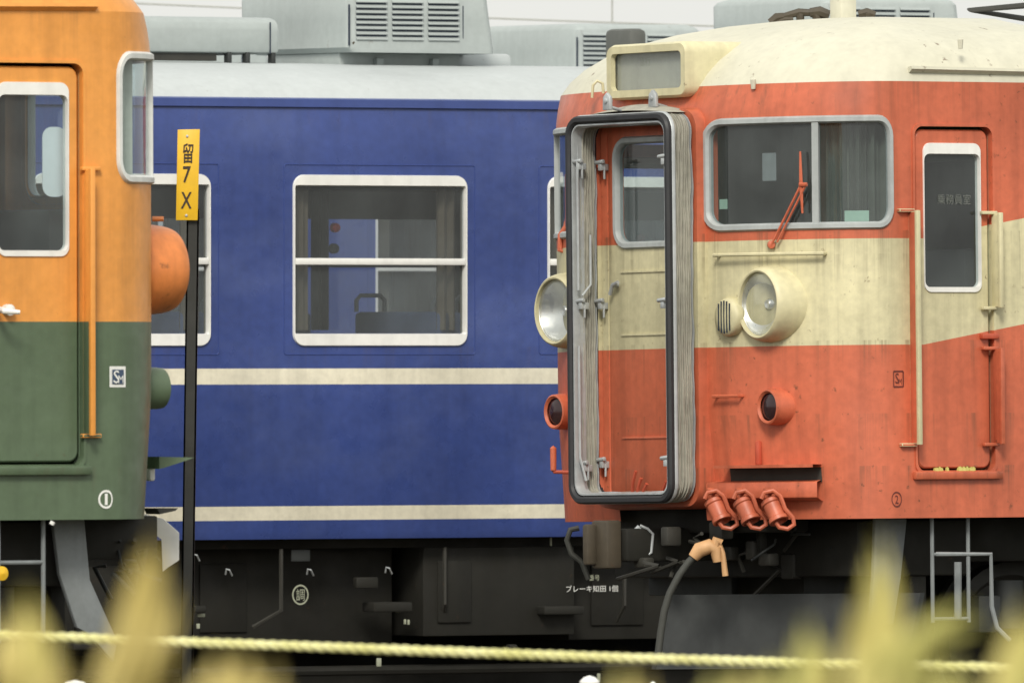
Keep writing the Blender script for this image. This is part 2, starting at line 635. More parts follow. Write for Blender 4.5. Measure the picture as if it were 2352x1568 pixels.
# ------------------------------------------------------------------ express cab car (red/cream and orange/green)
A, HWD, EX, E = 0.34, 1.45, 0.55, 1.30
FX = -0.055                                        # the flat of the front stands this far ahead of x = 0
ZR = 2.33


def xf(z):
    if z < 0.58:
        return FX + 0.065 * (0.58 - z) / 0.58
    if z > 2.08:
        return FX + 0.062 * ((z - 2.08) / 0.25) ** 2
    return FX


def plan(s, z):
    x0 = xf(z)
    if s <= A:
        return x0, s, -1.0, 0.0
    if s <= A + E:
        t = (s - A) / E * math.pi / 2
        rx, ry = EX - x0, HWD - A
        nx, ny = -math.cos(t) / rx, math.sin(t) / ry
        q = math.hypot(nx, ny)
        return x0 + rx * (1 - math.cos(t)), A + ry * math.sin(t), nx / q, ny / q
    return EX + s - A - E, HWD, 0.0, 1.0


def S(s, z, off=0.0):
    """point on the cab car's skin: s runs from the middle of the front (0) to +y side or (negative) -y side"""
    x, y, nx, ny = plan(abs(s), z)
    sg = 1 if s >= 0 else -1
    return Vector((x + nx * off, sg * (y + ny * off), z))


def sx(x):
    return A + E + (x - EX)


ROOF = [(2.33, 1.45, .062), (2.40, 1.43, .11), (2.47, 1.38, .18), (2.54, 1.28, .28), (2.60, 1.13, .41), (2.65, .94, .57), (2.69, .70, .78), (2.715, .45, 1.0), (2.727, .2, 1.3), (2.73, 0.004, 1.5)]


class Car:
    pass


def express(name, label, side, local, target, roll, yaw, body_m, roof_m, door_x0, rail_x, win_end=0.505, Lc=5.0, low_roof=False, housing='cream', lamp2='red', cutout=True, gut=0.0, rubber='rubber_grey', lamp_x=-.036):
    c = Car()
    loc, c.mat = place(local, target, roll, yaw)
    c.inv = c.mat.inverted()
    root = thing(name, label, 'train car', loc, (roll, 0, yaw))
    root['lift'] = LIFT
    c.root = root
    c.side = side
    d0, d1 = sx(door_x0), sx(door_x0 + 0.517)
    dz0, dz1 = 0.25, 2.09
    ws0, ws1, wz0, wz1 = A + E * 7 / 90, A + E * math.acos(1 - (win_end - FX) / (EX - FX)) / (math.pi / 2), 1.54, 2.15
    hin = 0.034
    holes = [(ws0 + hin, ws1 - hin, wz0 + hin, wz1 - hin), (d0, d1, dz0, dz1)]
    DS0 = A + E * math.asin((.40 - A) / (HWD - A)) / (math.pi / 2)
    ss = sorted(set([0, DS0, A, sx(0.55), sx(Lc)] + [A + E * i / 14 for i in range(1, 14)] + [h for q in holes for h in q[:2]]))
    ss = [-v for v in ss[::-1] if v > 0] + ss
    zs = sorted(set([0, .05, .10, .35, .58, .9, 1.2, 1.5, 2.08, 2.17, 2.2, 2.26, ZR] + [h for q in holes for h in q[2:]]))

    def skip(i, j):
        sm, zm = abs((ss[j] + ss[j + 1]) / 2), (zs[i] + zs[i + 1]) / 2
        if sm < DS0 and (0 if cutout else .10) <= zm < 2.17:
            return True
        return any(a < sm < b and e < zm < f for a, b, e, f in holes)
    b = MB()
    b.grid([[S(s, z) for s in ss] for z in zs], skip)
    b.add([S(-ss[-1], 0), S(ss[-1], 0), S(ss[-1], ZR), S(-ss[-1], ZR)], [(0, 1, 2, 3)])
    b.build('body', body_m, root)
    b = MB()
    b.grid([[S(s, z, -0.035) for s in ss] for z in zs if z > 0.05], lambda i, j: skip(i + zs.index([z for z in zs if z > 0.05][0]), j))
    b.build('cab_lining', M['inner_green'], root)

    # roof
    rows = []
    ells = [i / 14 for i in range(0, 15)]
    xw = [0.05, 0.12, 0.2, 0.3, 0.38, 0.42, 0.46, 0.5, 0.6, 0.8, 1.0]
    for ri, (z, hw, x0) in enumerate(ROOF):
        x0 += FX * (1 - ri / 9)
        kk = hw / HWD
        half = [(x0, A * kk * f) for f in (0, .5)]
        er = (EX - FX - 0.062) * kk + 0.01 * (1 - kk)
        for t in ells:
            half.append((x0 + er * (1 - math.cos(t * math.pi / 2)), A * kk + (hw - A * kk) * math.sin(t * math.pi / 2)))
        xs0 = x0 + er
        for w in xw:
            half.append((xs0 + (Lc - xs0) * w, hw))
        pts = []
        for sg, seq in ((-1, half[::-1]), (1, half[1:])):
            for x, y in seq:
                zz = z
                if low_roof:
                    q = min(1, max(0, (x - 2.0) / 0.35))
                    q = q * q * (3 - 2 * q)
                    zz = z - 0.17 * q * (z - ZR) / 0.4
                pts.append(Vector((x, sg * y, zz)))
        rows.append(pts)
    b = MB().grid(rows)
    b.add([rows[i][0] for i in range(len(rows))] + [rows[i][-1] for i in range(len(rows))][::-1], [tuple(range(2 * len(rows)))])
    b.build('roof', roof_m, root, 50)
    MB().box((Lc / 2 + 0.6, 0, 2.32), (Lc - 1.3, 2.76, 0.02)).build('cab_ceiling', M['inner_green'], root, 0)

    # windscreens, each wrapping round its corner
    for sg in (side, -side):
        f = MB()
        fn = (lambda u, v, o, sg=sg: S(sg * u, v, o))
        frame_loft(f, fn, ws0, ws1, wz0, wz1, 0.042, 0.115, 0.075, -0.02, 0.016, -0.03)
        w = f.build('windscreen', M[rubber], root)
        smul = A + E * 51 / 90
        MB().loft([[S(sg * (smul + a), z, o) for a, o in ((-.018, -.02), (-.018, .010), (.018, .010), (.018, -.02))] for z in (wz0 + .03, wz0 + .3, wz1 - .03)], closed=True).build('mullion', M[rubber], w)
        for a, bb in ((ws0 + .03, smul), (smul, ws1 - .03)):
            n = 10
            MB().grid([[S(sg * (a + (bb - a) * i / n), z, -0.012) for i in range(n + 1)] for z in (wz0 + .03, wz1 - .03)]).build('pane', M['cab_glass'], w)

    # side doors
    dm = (d0 + d1) / 2
    for sg in (side, -side):
        fn = (lambda u, v, o, sg=sg: S(sg * u, v, o))
        w0, w1, z0, z1 = dm - .190, dm + .190, 1.207, 2.0
        b = MB()
        nu, nv = 6, 12
        O = rrn(d0 + .016, d1 - .016, dz0 + .014, dz1 - .016, .05, 6, nu, nv)
        O1 = rrn(d0 + .024, d1 - .024, dz0 + .022, dz1 - .024, .045, 6, nu, nv)
        I = rrn(w0, w1, z0, z1, .045, 6, nu, nv)
        b.loft([[fn(a, q, o) for a, q in lp] for lp, o in ((O, -.06), (O, -.022), (O1, -.014), (I, -.014), (I, -.05))])
        door = b.build('side_door', body_m, root)
        f = MB()
        frame_loft(f, fn, w0 - .003, w1 + .003, z0 - .004, z1 + .004, .009, .047, .034, -.05, -.006, None, 0, .03, .062)
        f.build('window_frame', M['white'], door)
        MB().grid([[fn(a, q, -.03) for a in (w0 + .005, w1 - .005)] for q in (z0 + .01, z1 - .03)]).build('pane', M['cab_glass'], door)
        # recessed surround behind the gap
        b = MB()
        b.loft([[fn(a, q, o) for a, q in rrn(d0 - .002, d1 + .002, dz0 - .002, dz1 + .002, .05, 6, nu, nv)] for o in (0.004, -.065)])
        b.loft([[fn(a, q, o) for a, q in rrn(d0 - .014 * e, d1 + .014 * e, dz0 - .014 * e, dz1 + .014 * e, .05, 6, nu, nv)] for e, o in ((0, .008), (1, .008), (1, -.002))])
        b.build('door_surround', body_m, root)
        b = MB().box((0, 0, 0), (.01, .01, .01))
        b = MB()
        b.prism([fn(d0 - .03, .205, 0), fn(d0 - .03, .205, .03), fn(d0 - .03, .245, .035), fn(d0 - .03, .255, -.02)], fn(d1 + .035, .2, 0) - fn(d0 - .03, .2, 0))
        b.build('door_sill', body_m, root, bevel=.006)
    # gutters above the doors
    for sg in (side, -side):
        b = MB()
        xs = [0.62 + (Lc - 0.64) * i / 6 for i in range(7)]
        b.loft([[Vector((x, sg * (y - gut * .25), z + gut - .010 * min(1, (x - .62)))) for y, z in ((1.425, 2.405), (1.462, 2.412), (1.468, 2.396), (1.44, 2.375))] for x in xs], cap0=True, cap1=True)
        b.build('gutter', roof_m, root)
    # interior
    MB().box((Lc / 2, 0, 0.12), (Lc - .7, 2.7, 0.04)).build('floor', M['inner_dark'], root, 0)
    b = MB()
    b.box((1.95, -.85, 1.2), (.05, 1.1, 2.2)).box((1.95, .85, 1.2), (.05, 1.1, 2.2)).box((1.95, 0, 2.15), (.05, .6, .4))
    b.build('cab_bulkhead', M['inner_green'], root, 0)
    for sg in (-1, 1):
        MB().box((.50, sg * .85, 1.05), (.5, .8, .75)).build('driving_desk', M['inner_dark'], root, bevel=.03)
        b = MB().box((1.15, sg * .75, .75), (.4, .45, .08)).box((1.36, sg * .75, 1.1), (.08, .45, .7)).box((1.15, sg * .75, .45), (.12, .12, .6))
        b.build('driver_seat', M['inner_dark'], root, bevel=.02)

    # lamps on the front
    for sg in (side, -side):
        h = MB().lathe((lamp_x, sg * .945, 1.15), (1, 0, 0), [(.0, .172), (-.003, .180), (.004, .189), (.022, .1965), (.05, .203), (.09, .208), (.15, .211), (.22, .211), (.42, .203)], 48)
        hl = h.build('headlight', housing, root, 50)
        MB().lathe((lamp_x, sg * .945, 1.15), (1, 0, 0), [(.0, .172), (.022, .168), (.022, .160)], 48).build('rim', housing, hl)
        MB().lathe((lamp_x, sg * .945, 1.15), (1, 0, 0), [(.118 - .100 * (q_ / 12) ** 2, .166 * q_ / 12) for q_ in range(12, -1, -1)], 48).build('reflector', M['reflector'], hl, 60)
        MB().lathe((lamp_x, sg * .945, 1.15), (1, 0, 0), [(.065, .0), (.062, .022), (.075, .03), (.11, .03)], 20).build('bulb', M['reflector'], hl, 60)
        MB().lathe((lamp_x, sg * .945, 1.15), (1, 0, 0), [(-.006, .0), (-.004, .05), (.002, .10), (.010, .145), (.02, .166)], 48).build('lens', M['clear'], hl, 60)
        t = MB().lathe((-.015, sg * .99, .60), (1, 0, 0), [(.012, .074), (0, .086), (.004, .094), (.03, .097), (.30, .100)], 32)
        tl = t.build('tail_light', lamp2, root, 50)
        MB().lathe((-.015, sg * .99, .60), (1, 0, 0), [(.0, .0), (.003, .03), (.010, .055), (.02, .075)], 24).build('lens', M['tail_lens'], tl, 60)

    # underframe, bogie, guard stays, steps
    b = MB()
    b.box((Lc / 2 + .5, 0, -.12), (Lc - 1.0, 1.9, .24)).box((.25, 0, .015), (.3, 1.6, .17))
    b.box((.85, 0, -.16), (.75, 2.25, .30)).box((.9, 0, -.35), (.12, 2.2, .7)).box((3.9, 0, -.45), (1.6, 2.3, .8))  # includes a cross wall added to block light seen beneath the car
    b.build('underframe_and_light_block', M['under'], root, bevel=.02)
    MB().box((Lc / 2 + .2, 0, .03), (Lc - .6, 2.84, .05)).build('floor_pan', M['under'], root, 0)
    bg_ = MB()
    for sy in (-.98, .98):
        bg_.box((2.8, sy, -.52), (2.9, .12, .20)).box((2.8, sy, -.34), (.9, .16, .18))
        for xx in (1.85, 3.75):
            bg_.box((xx, sy * 1.05, -.66), (.34, .16, .30))
            bg_.lathe((xx - .28, sy * 1.02, -.60), (0, 0, 1), [(0, .09), (.26, .09)], 14)
            bg_.lathe((xx + .28, sy * 1.02, -.60), (0, 0, 1), [(0, .09), (.26, .09)], 14)
    bo = bg_.build('bogie', M['under_grey'], root, bevel=.012)
    for xx in (1.85, 3.75):
        for sy in (-.60, .60):
            s_ = 1 if sy > 0 else -1
            MB().lathe((xx, sy - s_ * .06, -.67), (0, s_, 0), [(-.02, .0), (-.02, .46), (.03, .46), (.03, .43), (.13, .43), (.13, .36), (.09, .33), (.09, .14), (.14, .13), (.14, .0)], 40).build('wheel', M['dark_metal'], bo, 40)
    for sg in (side, -side):
        b = MB()
        if sg != side and side < 0:
            continue
        b.prism([(.53, sg * 1.17, 0), (.70, sg * 1.17, 0), (.665, sg * 1.17, -.25), (.57, sg * 1.17, -.50), (.505, sg * 1.17, -.53), (.375, sg * 1.17, -.66), (.355, sg * 1.17, -.56), (.50, sg * 1.17, -.28)] if side > 0 else
                [(.545, sg * 1.17, 0), (.755, sg * 1.17, 0), (.71, sg * 1.17, -.32), (.66, sg * 1.17, -.56), (.50, sg * 1.17, -.60), (.53, sg * 1.17, -.30)], (0, sg * .03, 0))
        if side > 0:
            b.prism([(.52, sg * 1.15, -.05), (.56, sg * 1.15, -.05), (.30, sg * .75, -.55), (.26, sg * .75, -.55)], (0, sg * -.03, 0))
        b.build('guard_stay', M['stay_grey'], root, bevel=.006)
        b = MB()
        for xx in (door_x0 + .16, door_x0 + .40):
            b.tube([(xx, sg * 1.36, .02), (xx, sg * 1.36, -.56)], .011, 8)
        for zz in (-.195, -.54):
            b.tube([(door_x0 + .16, sg * 1.36, zz), (door_x0 + .40, sg * 1.36, zz)], .010, 8)
        b.build('step_ladder', M['stay_grey'], root)
    c.d0, c.d1, c.dm = d0, d1, dm

    def at(px, py, off=0.0, smin=0.0, smax=4.0):
        """skin coordinates (s, z) on the near side that show at a pixel"""
        z = 1.2
        s = 0.5
        up = None
        for _ in range(4):
            lo, hi = smin, smax
            for _ in range(36):
                md = (lo + hi) / 2
                q = proj(c.mat @ S(side * md, z, off))[0]
                if (q < px) == (side < 0):
                    lo = md
                else:
                    hi = md
            s = (lo + hi) / 2
            w = c.mat @ S(side * s, z, off)
            z += -(py - proj(w)[1]) / F * w.y
        return s, z
    c.at = at

    def pt(px, py, off=0.0):
        s, z = at(px, py, off)
        return S(side * s, z, off)
    c.pt = pt
    c.near = lambda px, py, d: c.inv @ P(px, py, d)
    return c


def grab_rail(c, name, x, z0, z1, bar_m, web_m, parent=None):
    """T-shaped grab rail: a web standing on the skin with a bar along its edge"""
    s = c.side
    y = s * 1.45
    b = MB()
    b.box((x, y + s * .034, (z0 + z1) / 2), (.008, .068, z1 - z0 - .01), 1)
    b.box((x - .03, y + s * .012, z1), (.10, .03, .018), 1)
    b.box((x - .03, y + s * .012, z0), (.10, .03, .018), 1)
    b.box((x, y + s * .075, (z0 + z1) / 2), (.026, .022, z1 - z0), 0)
    return b.build(name, [bar_m, web_m], c.root, bevel=.004)


# ================================================================== red and cream train
RED_YAW = R(35)
red = express('train_car', 'red and cream train car with open grey gangway bellows and destination box', -1,
              (0.64, -1.45, 0), P(2108, 1189, 76.7), R(-1.0), RED_YAW, M['red_livery'], M['roof_cream'], 0.64, 0.605, low_roof=True,
              housing=M['cream'], lamp2=M['red'])
rt = red.root

# gangway: red collar, pleated bellows, black face frame
GY, GZ0, GZ1 = 0.475, 0.10, 2.185


def gw(u, v, off):
    return Vector((-off, u, v))


b = MB()
frame_loft(b, gw, -GY - .030, GY + .030, GZ0 - .035, GZ1 + .030, .075, .12, .06, -.03, .105)
b.build('gangway_collar', M['red_livery'], rt)
core = MB()
frame_loft(core, gw, -GY + .024, GY - .024, GZ0 + .024, GZ1 - .024, .012, .08, .07, .08, .255)
bel = core.build('gangway_bellows', M['rubber_black'], rt)
NP = 9
for i in range(NP):
    a0 = .112 + i * (.245 - .112) / NP
    a1 = .112 + (i + 1) * (.245 - .112) / NP
    am = (a0 + a1) / 2
    jt = random.uniform(-.003, .003)
    b = MB()
    nu, nv = 10, 44
    Lp = lambda e, r: rrn(-GY + e, GY - e, GZ0 + e, GZ1 - e, r, 6, nu, nv)
    seq = ((Lp(.022, .095), a0 + .0012), (Lp(.002 + jt, .105), am - .002), (Lp(.002 + jt, .105), am + .002), (Lp(.022, .095), a1 - .0012), (Lp(.034, .07), a1 - .0012), (Lp(.056 + jt, .055), am + .002), (Lp(.056 + jt, .055), am - .002), (Lp(.034, .07), a0 + .0012), (Lp(.022, .095), a0 + .0012))
    ph = random.uniform(0, 6.28)
    cr = lambda p, q, o: gw(p + (.0035 * math.sin(6.1 * q + ph) + .0028 * math.sin(15.7 * q + 2 * ph) + .002 * math.sin(41 * q + ph)), q + .003 * math.sin(13 * p + ph), o + .0022 * math.sin(9.3 * q + ph) + .0015 * math.sin(23 * q))
    b.loft([[cr(p, q, o) for p, q in lp] for lp, o in seq])
    b.build('pleat', M['alu'] if i in (0, NP - 1) else M['pleat'], bel, 20)
b = MB()
frame_loft(b, gw, -GY - .004, GY + .004, GZ0 - .006, GZ1 + .004, .040, .105, .075, .255, .285)
b.build('face_frame', M['rubber_black'], bel)
b = MB()
frame_loft(b, gw, -GY - .008, GY + .008, GZ0 - .008, GZ1 + .010, .022, .11, .09, .236, .258)
frame_loft(b, gw, -GY + .034, GY - .034, GZ0 + .034, GZ1 - .034, .022, .08, .06, .20, .27)
b.build('edge_strip', M['alu'], bel)
# canvas sag on top and the two lifting eyes
b = MB()
b.loft([[Vector((-.02 - .20 * t, y, GZ1 + .005 + .055 * (1 - (y / .40) ** 2) * math.sin(.6 + t * 2.2))) for y in [(-.40 + .08 * i) for i in range(11)]] for t in (0, .25, .5, .75, 1.0)], closed=False)
b.build('canvas_hood', M['pleat'], bel)
for px, py in ((1392, 232), (1497, 225)):
    q = red.near(px, py, 77.3)
    b = MB().prism([q + Vector((0, -.035, -.05)), q + Vector((0, .035, -.05)), q + Vector((0, .030, .02)), q + Vector((0, .0, .045)), q + Vector((0, -.03, .02))], (.02, 0, 0))
    b.lathe(q + Vector((-.01, 0, 0)), (1, 0, 0), [(0, .014), (.045, .014)], 12, 0, True, True)
    b.tube([q + Vector((.01, 0, -.03)), q + Vector((.10, 0, -.05))], .010, 6)
    b.build('lifting_eye', M['alu'], bel, bevel=.003)
# latches on the bellows
for px, py, yy, xx in ((1332, 372, .44, -.285), (1383, 374, .40, -.13), (1338, 692, .44, -.285), (1382, 692, .40, -.13), (1346, 1064, .44, -.285), (1386, 1056, .40, -.13), (1527, 360, -.39, -.27), (1526, 690, -.39, -.27), (1533, 1052, -.39, -.27)):
    w = red.mat @ Vector((xx, yy, 1.2))
    q = red.near(px, py, w.y)
    b = MB()
    b.tube([q + Vector((-.02, .03, 0)), q + Vector((-.02, -.04, .006))], .012, 8)
    b.box(q + Vector((0, -.01, -.025)), (.05, .03, .035))
    b.tube([q + Vector((0, -.02, .0)), q + Vector((0, -.02, -.09))], .007, 6)
    b.build('latch', M['alu'], bel, bevel=.002)
# long tie rods down the inner left of the bellows
b = MB()
b.tube([(-.265, .385, 1.95), (-.265, .385, 1.25)], .008, 8)
b.tube([(-.19, .375, 1.55), (-.19, .375, 1.28), (-.24, .385, 1.22)], .007, 8)
b.tube([(-.265, .385, .95), (-.265, .385, .35), (-.245, .36, .22)], .008, 8)
b.build('tie_rod', M['alu'], bel)

# end door inside the gangway
fn = lambda u, v, o: Vector((-o, u, v))


def end_door(root, m, dx):
    fn = lambda u, v, o: Vector((-o, u, v))
    b = MB()
    nu, nv = 6, 14
    O = rrn(-.365, .365, .13, 2.14, .04, 6, nu, nv)
    O1 = rrn(-.355, .355, .14, 2.13, .035, 6, nu, nv)
    I = rrn(-.27, .27, 1.50, 2.04, .08, 6, nu, nv)
    b.loft([[fn(a, q, o + dx) for a, q in lp] for lp, o in ((O, .0), (O, .075), (O1, .082), (I, .082), (I, .04))])
    ed = b.build('end_door', m, root)
    b = MB()
    frame_loft(b, fn, -.305, .305, 1.465, 2.075, .042, .115, .075, .06 + dx, .098 + dx, .05 + dx)
    b.build('window_frame', M['rubber_grey'], ed)
    MB().grid([[Vector((-.07 - dx, y, z)) for y in (-.275, .275)] for z in (1.495, 2.045)]).build('pane', M['cab_glass'], ed)
    b = MB()
    frame_loft(b, fn, -.43, .43, .06, 2.19, .075, .08, .05, -.02, .083, -.02)
    b.build('door_jamb', m, root)
    return ed


edoor = end_door(rt, M['red_livery'], 0.0)
q = red.near(1424, 655, (red.mat @ Vector((-.1, .3, 1.2))).y)
MB().lathe(q, (1, 0, 0), [(-.05, .014), (.02, .014)], 12, 0, True).tube([q + Vector((-.045, .03, -.05)), q + Vector((-.05, 0, 0)), q + Vector((-.05, -.05, .015))], .011, 8).build('handle', M['alu'], edoor)
for z in (1.345, 1.005, .45):
    MB().box((-.086, -.02, z), (.008, .52, .010)).build('moulding', M['red_livery'], edoor)
for yy, zz, hh in ((.08, .17, .16), (.03, .16, .12), (-.02, .16, .09), (-.20, .15, .10), (-.24, .15, .13)):
    MB().tube([(-.14, yy, .11), (-.15, yy - .02, .11 + hh * .6), (-.15, yy - .05, .11 + hh)], .010, 6).build('chain_hook', M['red_dark'], rt)

# destination box on the forehead
b = MB()
BZ0, BZ1, BW = 2.275, 2.575, .375
bx = lambda u, v, o: Vector((.285 - o, u, v))
nu, nv = 6, 5
Lp = lambda e, r: rrn(-BW + e, BW - e, BZ0 + e, BZ1 - e, r, 6, nu, nv)
b.loft([[bx(a, q, o) for a, q in lp] for lp, o in ((Lp(0, .06), -.35), (Lp(0, .06), .34), (Lp(.012, .05), .365), (Lp(.05, .03), .365), (Lp(.052, .03), .335))], 0, True, False)
dbx = b.build('destination_box', M['cream'], rt)
b = MB()
b.box((-.025, 0, (BZ0 + BZ1) / 2), (.01, .66, .22), 0)
b.build('blind', M['sign_glass_blind'], dbx, 0)
text(MB(), '急行', .10, .05, lambda u, v: Vector((-.033, .07 - u, 2.48 + v))).build('lettering', M['grey_print'], dbx, 0)
MB().grid([[Vector((-.045, y, z)) for y in (-BW + .05, BW - .05)] for z in (BZ0 + .05, BZ1 - .05)]).build('pane', M['clear'], dbx)
# small grab loop on the left forehead
q = [red.near(x, y, 77.9) for x, y in ((1360, 225), (1362, 196), (1372, 186), (1384, 192), (1386, 215))]
MB().tube(q, .008, 8).build('grab_loop', M['cream'], rt)

# grab rails by the door
grab_rail(red, 'grab_rail', 0.603, .39, 1.64, M['cream'], M['red'])
grab_rail(red, 'grab_rail', 1.155, 1.12, 1.63, M['cream'], M['cream'])
grab_rail(red, 'grab_rail', 1.155, .39, .905, M['red'], M['red'])
# hinge on the door
q = red.pt(2272, 772, .0)
MB().box(q, (.11, .04, .03)).build('hinge', M['red_dark'], rt, bevel=.006)
# moss on the sill
b = MB()
for i in range(26):
    q = S(red.side * (red.d0 + .12 + .3 * random.random()), .262, -.008)
    b.lathe(q, (0, 0, 1), [(-.012, .010 + .008 * random.random()), (.004, .010), (.010 * random.random() + .004, .0)], 6)
mo = b.build('moss', M['leaf_green'], rt)
mo['kind'] = 'stuff'
# faint lettering on the door glass
ws, wz = red.at(2190, 458, -.03)
text(MB(), '乗務員室', .225, .055, lambda u, v: S(red.side * (ws + u), wz + v, -.026)).build('lettering', M['faint_print'], rt, 0)

# handrail, wiper, hooks, shelf on the front corner
p0, p1 = red.at(1640, 586, .045), red.at(1890, 582, .045)
b = MB()
pts = [S(-(p0[0] + (p1[0] - p0[0]) * i / 10), p0[1] + (p1[1] - p0[1]) * i / 10, .045) for i in range(11)]
b.tube([S(-p0[0], p0[1], 0)] + pts + [S(-p1[0], p1[1], 0)], .011, 8)
b.build('handrail', M['cream'], rt)
b = MB()
base = red.pt(1772, 562, .03)
tip = red.pt(1840, 424, .05)
b.lathe(red.pt(1772, 562, -.01), (base - red.pt(1772, 562, -.01)), [(0, .024), (.05, .020), (.055, .0)], 12)
b.tube([base, tip], .0075, 6)
b.tube([red.pt(1785, 556, .03), red.pt(1851, 424, .05)], .0065, 6)
b.tube([red.pt(1836, 424, .055), red.pt(1854, 424, .055)], .011, 6)
b.tube([red.pt(1838, 348, .035), red.pt(1840, 424, .045), red.pt(1843, 490, .035)], [.006, .011, .006], 6)
b.build('wiper', M['red'], rt)
b = MB()
s0, z0 = red.at(1640, 910, .03)
s1, _ = red.at(1698, 911, .03)
b.tube([S(-s0, z0, 0), S(-s0, z0, .04), S(-s1, z0, .04), S(-s1, z0, 0)], .009, 6)
b.build('hook_bar', M['red'], rt)
b = MB()
s0, z0 = red.at(1660, 1072, .06)
s1, _ = red.at(1878, 1072, .06)
n = 10
ring = lambda o, z: [S(-(s0 + (s1 - s0) * i / n), z, o) for i in range(n + 1)]
b.loft([ring(-.01, z0 + .008), ring(.13, z0 + .008), ring(.13, z0 - .008), ring(-.01, z0 - .008)], closed=False)
b.loft([ring(.008, z0 - .008), ring(.008, z0 - .085)], 1, closed=False)  # dark strip painted as the shaded recess beneath the shelf
b.build('jumper_shelf', [M['red'], M['dark_metal']], rt)
q = red.pt(1742, 1040, .012)
MB().box(q, (.03, .03, .13)).build('bracket', M['red_dark'], rt, bevel=.008)
# jumper coupler sockets
s0, z0 = red.at(1640, 1128, .02)
s1, _ = red.at(1886, 1128, .02)
b = MB()
b.loft([ring2 for ring2 in ([S(-(s0 + (s1 - s0) * i / n), z, o) for i in range(n + 1)] for o, z in ((.0, z0 + .055), (.07, z0 + .045), (.08, z0 - .04), (.0, z0 - .06)))], closed=False)
b.build('socket_mount', M['red'], rt, bevel=.006)
r3 = red.inv.to_3x3()
up, rgt, fwd = r3 @ Vector((0, 0, 1)), r3 @ Vector((1, 0, 0)), r3 @ Vector((0, -1, 0))
for px in (1640, 1706, 1770):
    w = red.pt(px, 1150, .15)
    ax = (up * -.86 + rgt * .36 + fwd * .36).normalized()
    b = MB()
    b.lathe(w, ax, [(-.012, .0), (-.012, .040), (.0, .056), (.018, .056), (.024, .049), (.10, .047), (.106, .054), (.125, .054), (.128, .044), (.10, .040), (.09, .0)], 24)
    b.tube([w + ax * .03 - fwd * .02, w + ax * .05 - fwd * .16], .045, 14)
    jc = b.build('jumper_socket', M['red'], rt, 40)
    lid = MB().lathe(w + up * .055 - rgt * .004, (up + rgt * .25).normalized(), [(-.035, .012), (-.014, .016), (-.010, .036), (.002, .038), (.010, .030), (.014, .0)], 16)
    lid.build('cap', M['red'], jc)
    o = w + fwd * .055
    lp = MB().tube([o + rgt * -.050 + up * .012, o + rgt * -.035 + up * .045, o + rgt * .012 + up * .056, o + rgt * .050 + up * .028, o + rgt * .075 - up * .04, o + rgt * .118 - up * .088, o + rgt * .124 - up * .125, o + rgt * .09 - up * .148, o + rgt * .045 - up * .140, o + rgt * .026 - up * .112], .0125, 8)
    lp.build('locking_loop', M['red'], jc)

# round horn with vertical slots
hc = red.near(1665, 728, (red.mat @ Vector((-.12, -.66, 1.1))).y)
b = MB().lathe(hc, (1, 0, 0), [(-.006, .0), (-.004, .06), (0, .095), (.02, .104), (.09, .098), (.2, .085)], 28)
hn = b.build('horn_cover', M['cream'], rt, 60)
for i in range(5):
    y = -.05 + i * .025
    hh = math.sqrt(max(.0, .088 ** 2 - y * y))
    MB().box(hc + Vector((-.006, y, 0)), (.006, .0055, 2 * hh)).build('slot', M['slot_dark'], hn, 0)

# left edge: step bracket, foot plate, handle, marker
q = [red.near(x, y, 78.4) for x, y in ((1303, 400), (1304, 495), (1300, 520), (1287, 540), (1286, 575), (1300, 578))]
MB().tube(q, .015, 8).build('side_handle', M['red'], rt)
q = red.near(1308, 553, 78.4)
MB().lathe(q, (-1, 0, 0), [(-.06, .02), (0, .028), (.012, .0)], 14).build('marker_knob', M['white'], rt)
q = red.near(1271, 1054, 78.3)
MB().lathe(q, (0, 0, 1), [(-.075, .0), (-.06, .016), (.06, .018), (.075, .0)], 10).build('foot_plate', M['red'], rt)
MB().tube([red.near(1271, 1083, 78.3), red.near(1335, 1085, 78.3)], .010, 8).build('foot_bracket', M['red_dark'], rt)

# behind the windscreen: curtain, papers, grab pole
b = MB()
sa, sb = A + E * 52 / 90, 1.60
b.grid([[S(-(sa + (sb - sa) * i / 40), z, -.13 - .035 * math.sin(i * 1.25) - .02 * math.sin(i * .6)) for i in range(41)] for z in (1.56, 2.12)])
b.build('cab_curtain', M['cab_cloth'], rt, 60)
for x0_, y0_, x1_, y1_, cm in ((1940, 484, 1996, 512, 'card_green'), (1654, 458, 1672, 480, 'card_green'), (1752, 352, 1784, 415, 'stay_grey')):
    sp, zp = red.at(x0_, y0_, -.05)
    sq, zq = red.at(x1_, y1_, -.05)
    MB().loft([[S(-sp, zp, o), S(-sq, zp, o), S(-sq, zq, o), S(-sp, zq, o)] for o in (-.045, -.048)], 0, True, True).build('notice_card', M[cm], rt, 0)

# emblem and number circle printed on the red paint
es, ez = red.at(2064, 870, .003)
fn = lambda u, v: S(red.side * (es + u), ez + v, .003)
b = MB()
h, w = .041, .040
for a, q in (((-w, -h), (w, -h)), ((w, -h), (w, h)), ((w, h), (-w, h)), ((-w, h), (-w, -h))):
    bar2d(b, fn, a, q, .008)
text(b, 'S', .030, .055, lambda u, v: fn(u - .012, v + .004))
text(b, 'M', .026, .030, lambda u, v: fn(u + .014, v - .014))
b.build('emblem', M['dark_print'], rt, 0)
cs, cz = red.at(2060, 1146, .003)
fn2 = lambda u, v: S(red.side * (cs + u), cz + v, .003)
b = MB()
for i in range(28):
    a0, a1 = 2 * math.pi * i / 28, 2 * math.pi * (i + 1) / 28
    bar2d(b, fn2, (.042 * math.cos(a0), .038 * math.sin(a0)), (.042 * math.cos(a1), .038 * math.sin(a1)), .007)
text(b, '2', .03, .045, lambda u, v: fn2(u, v))
b.build('number_mark', M['dark_print'], rt, 0)

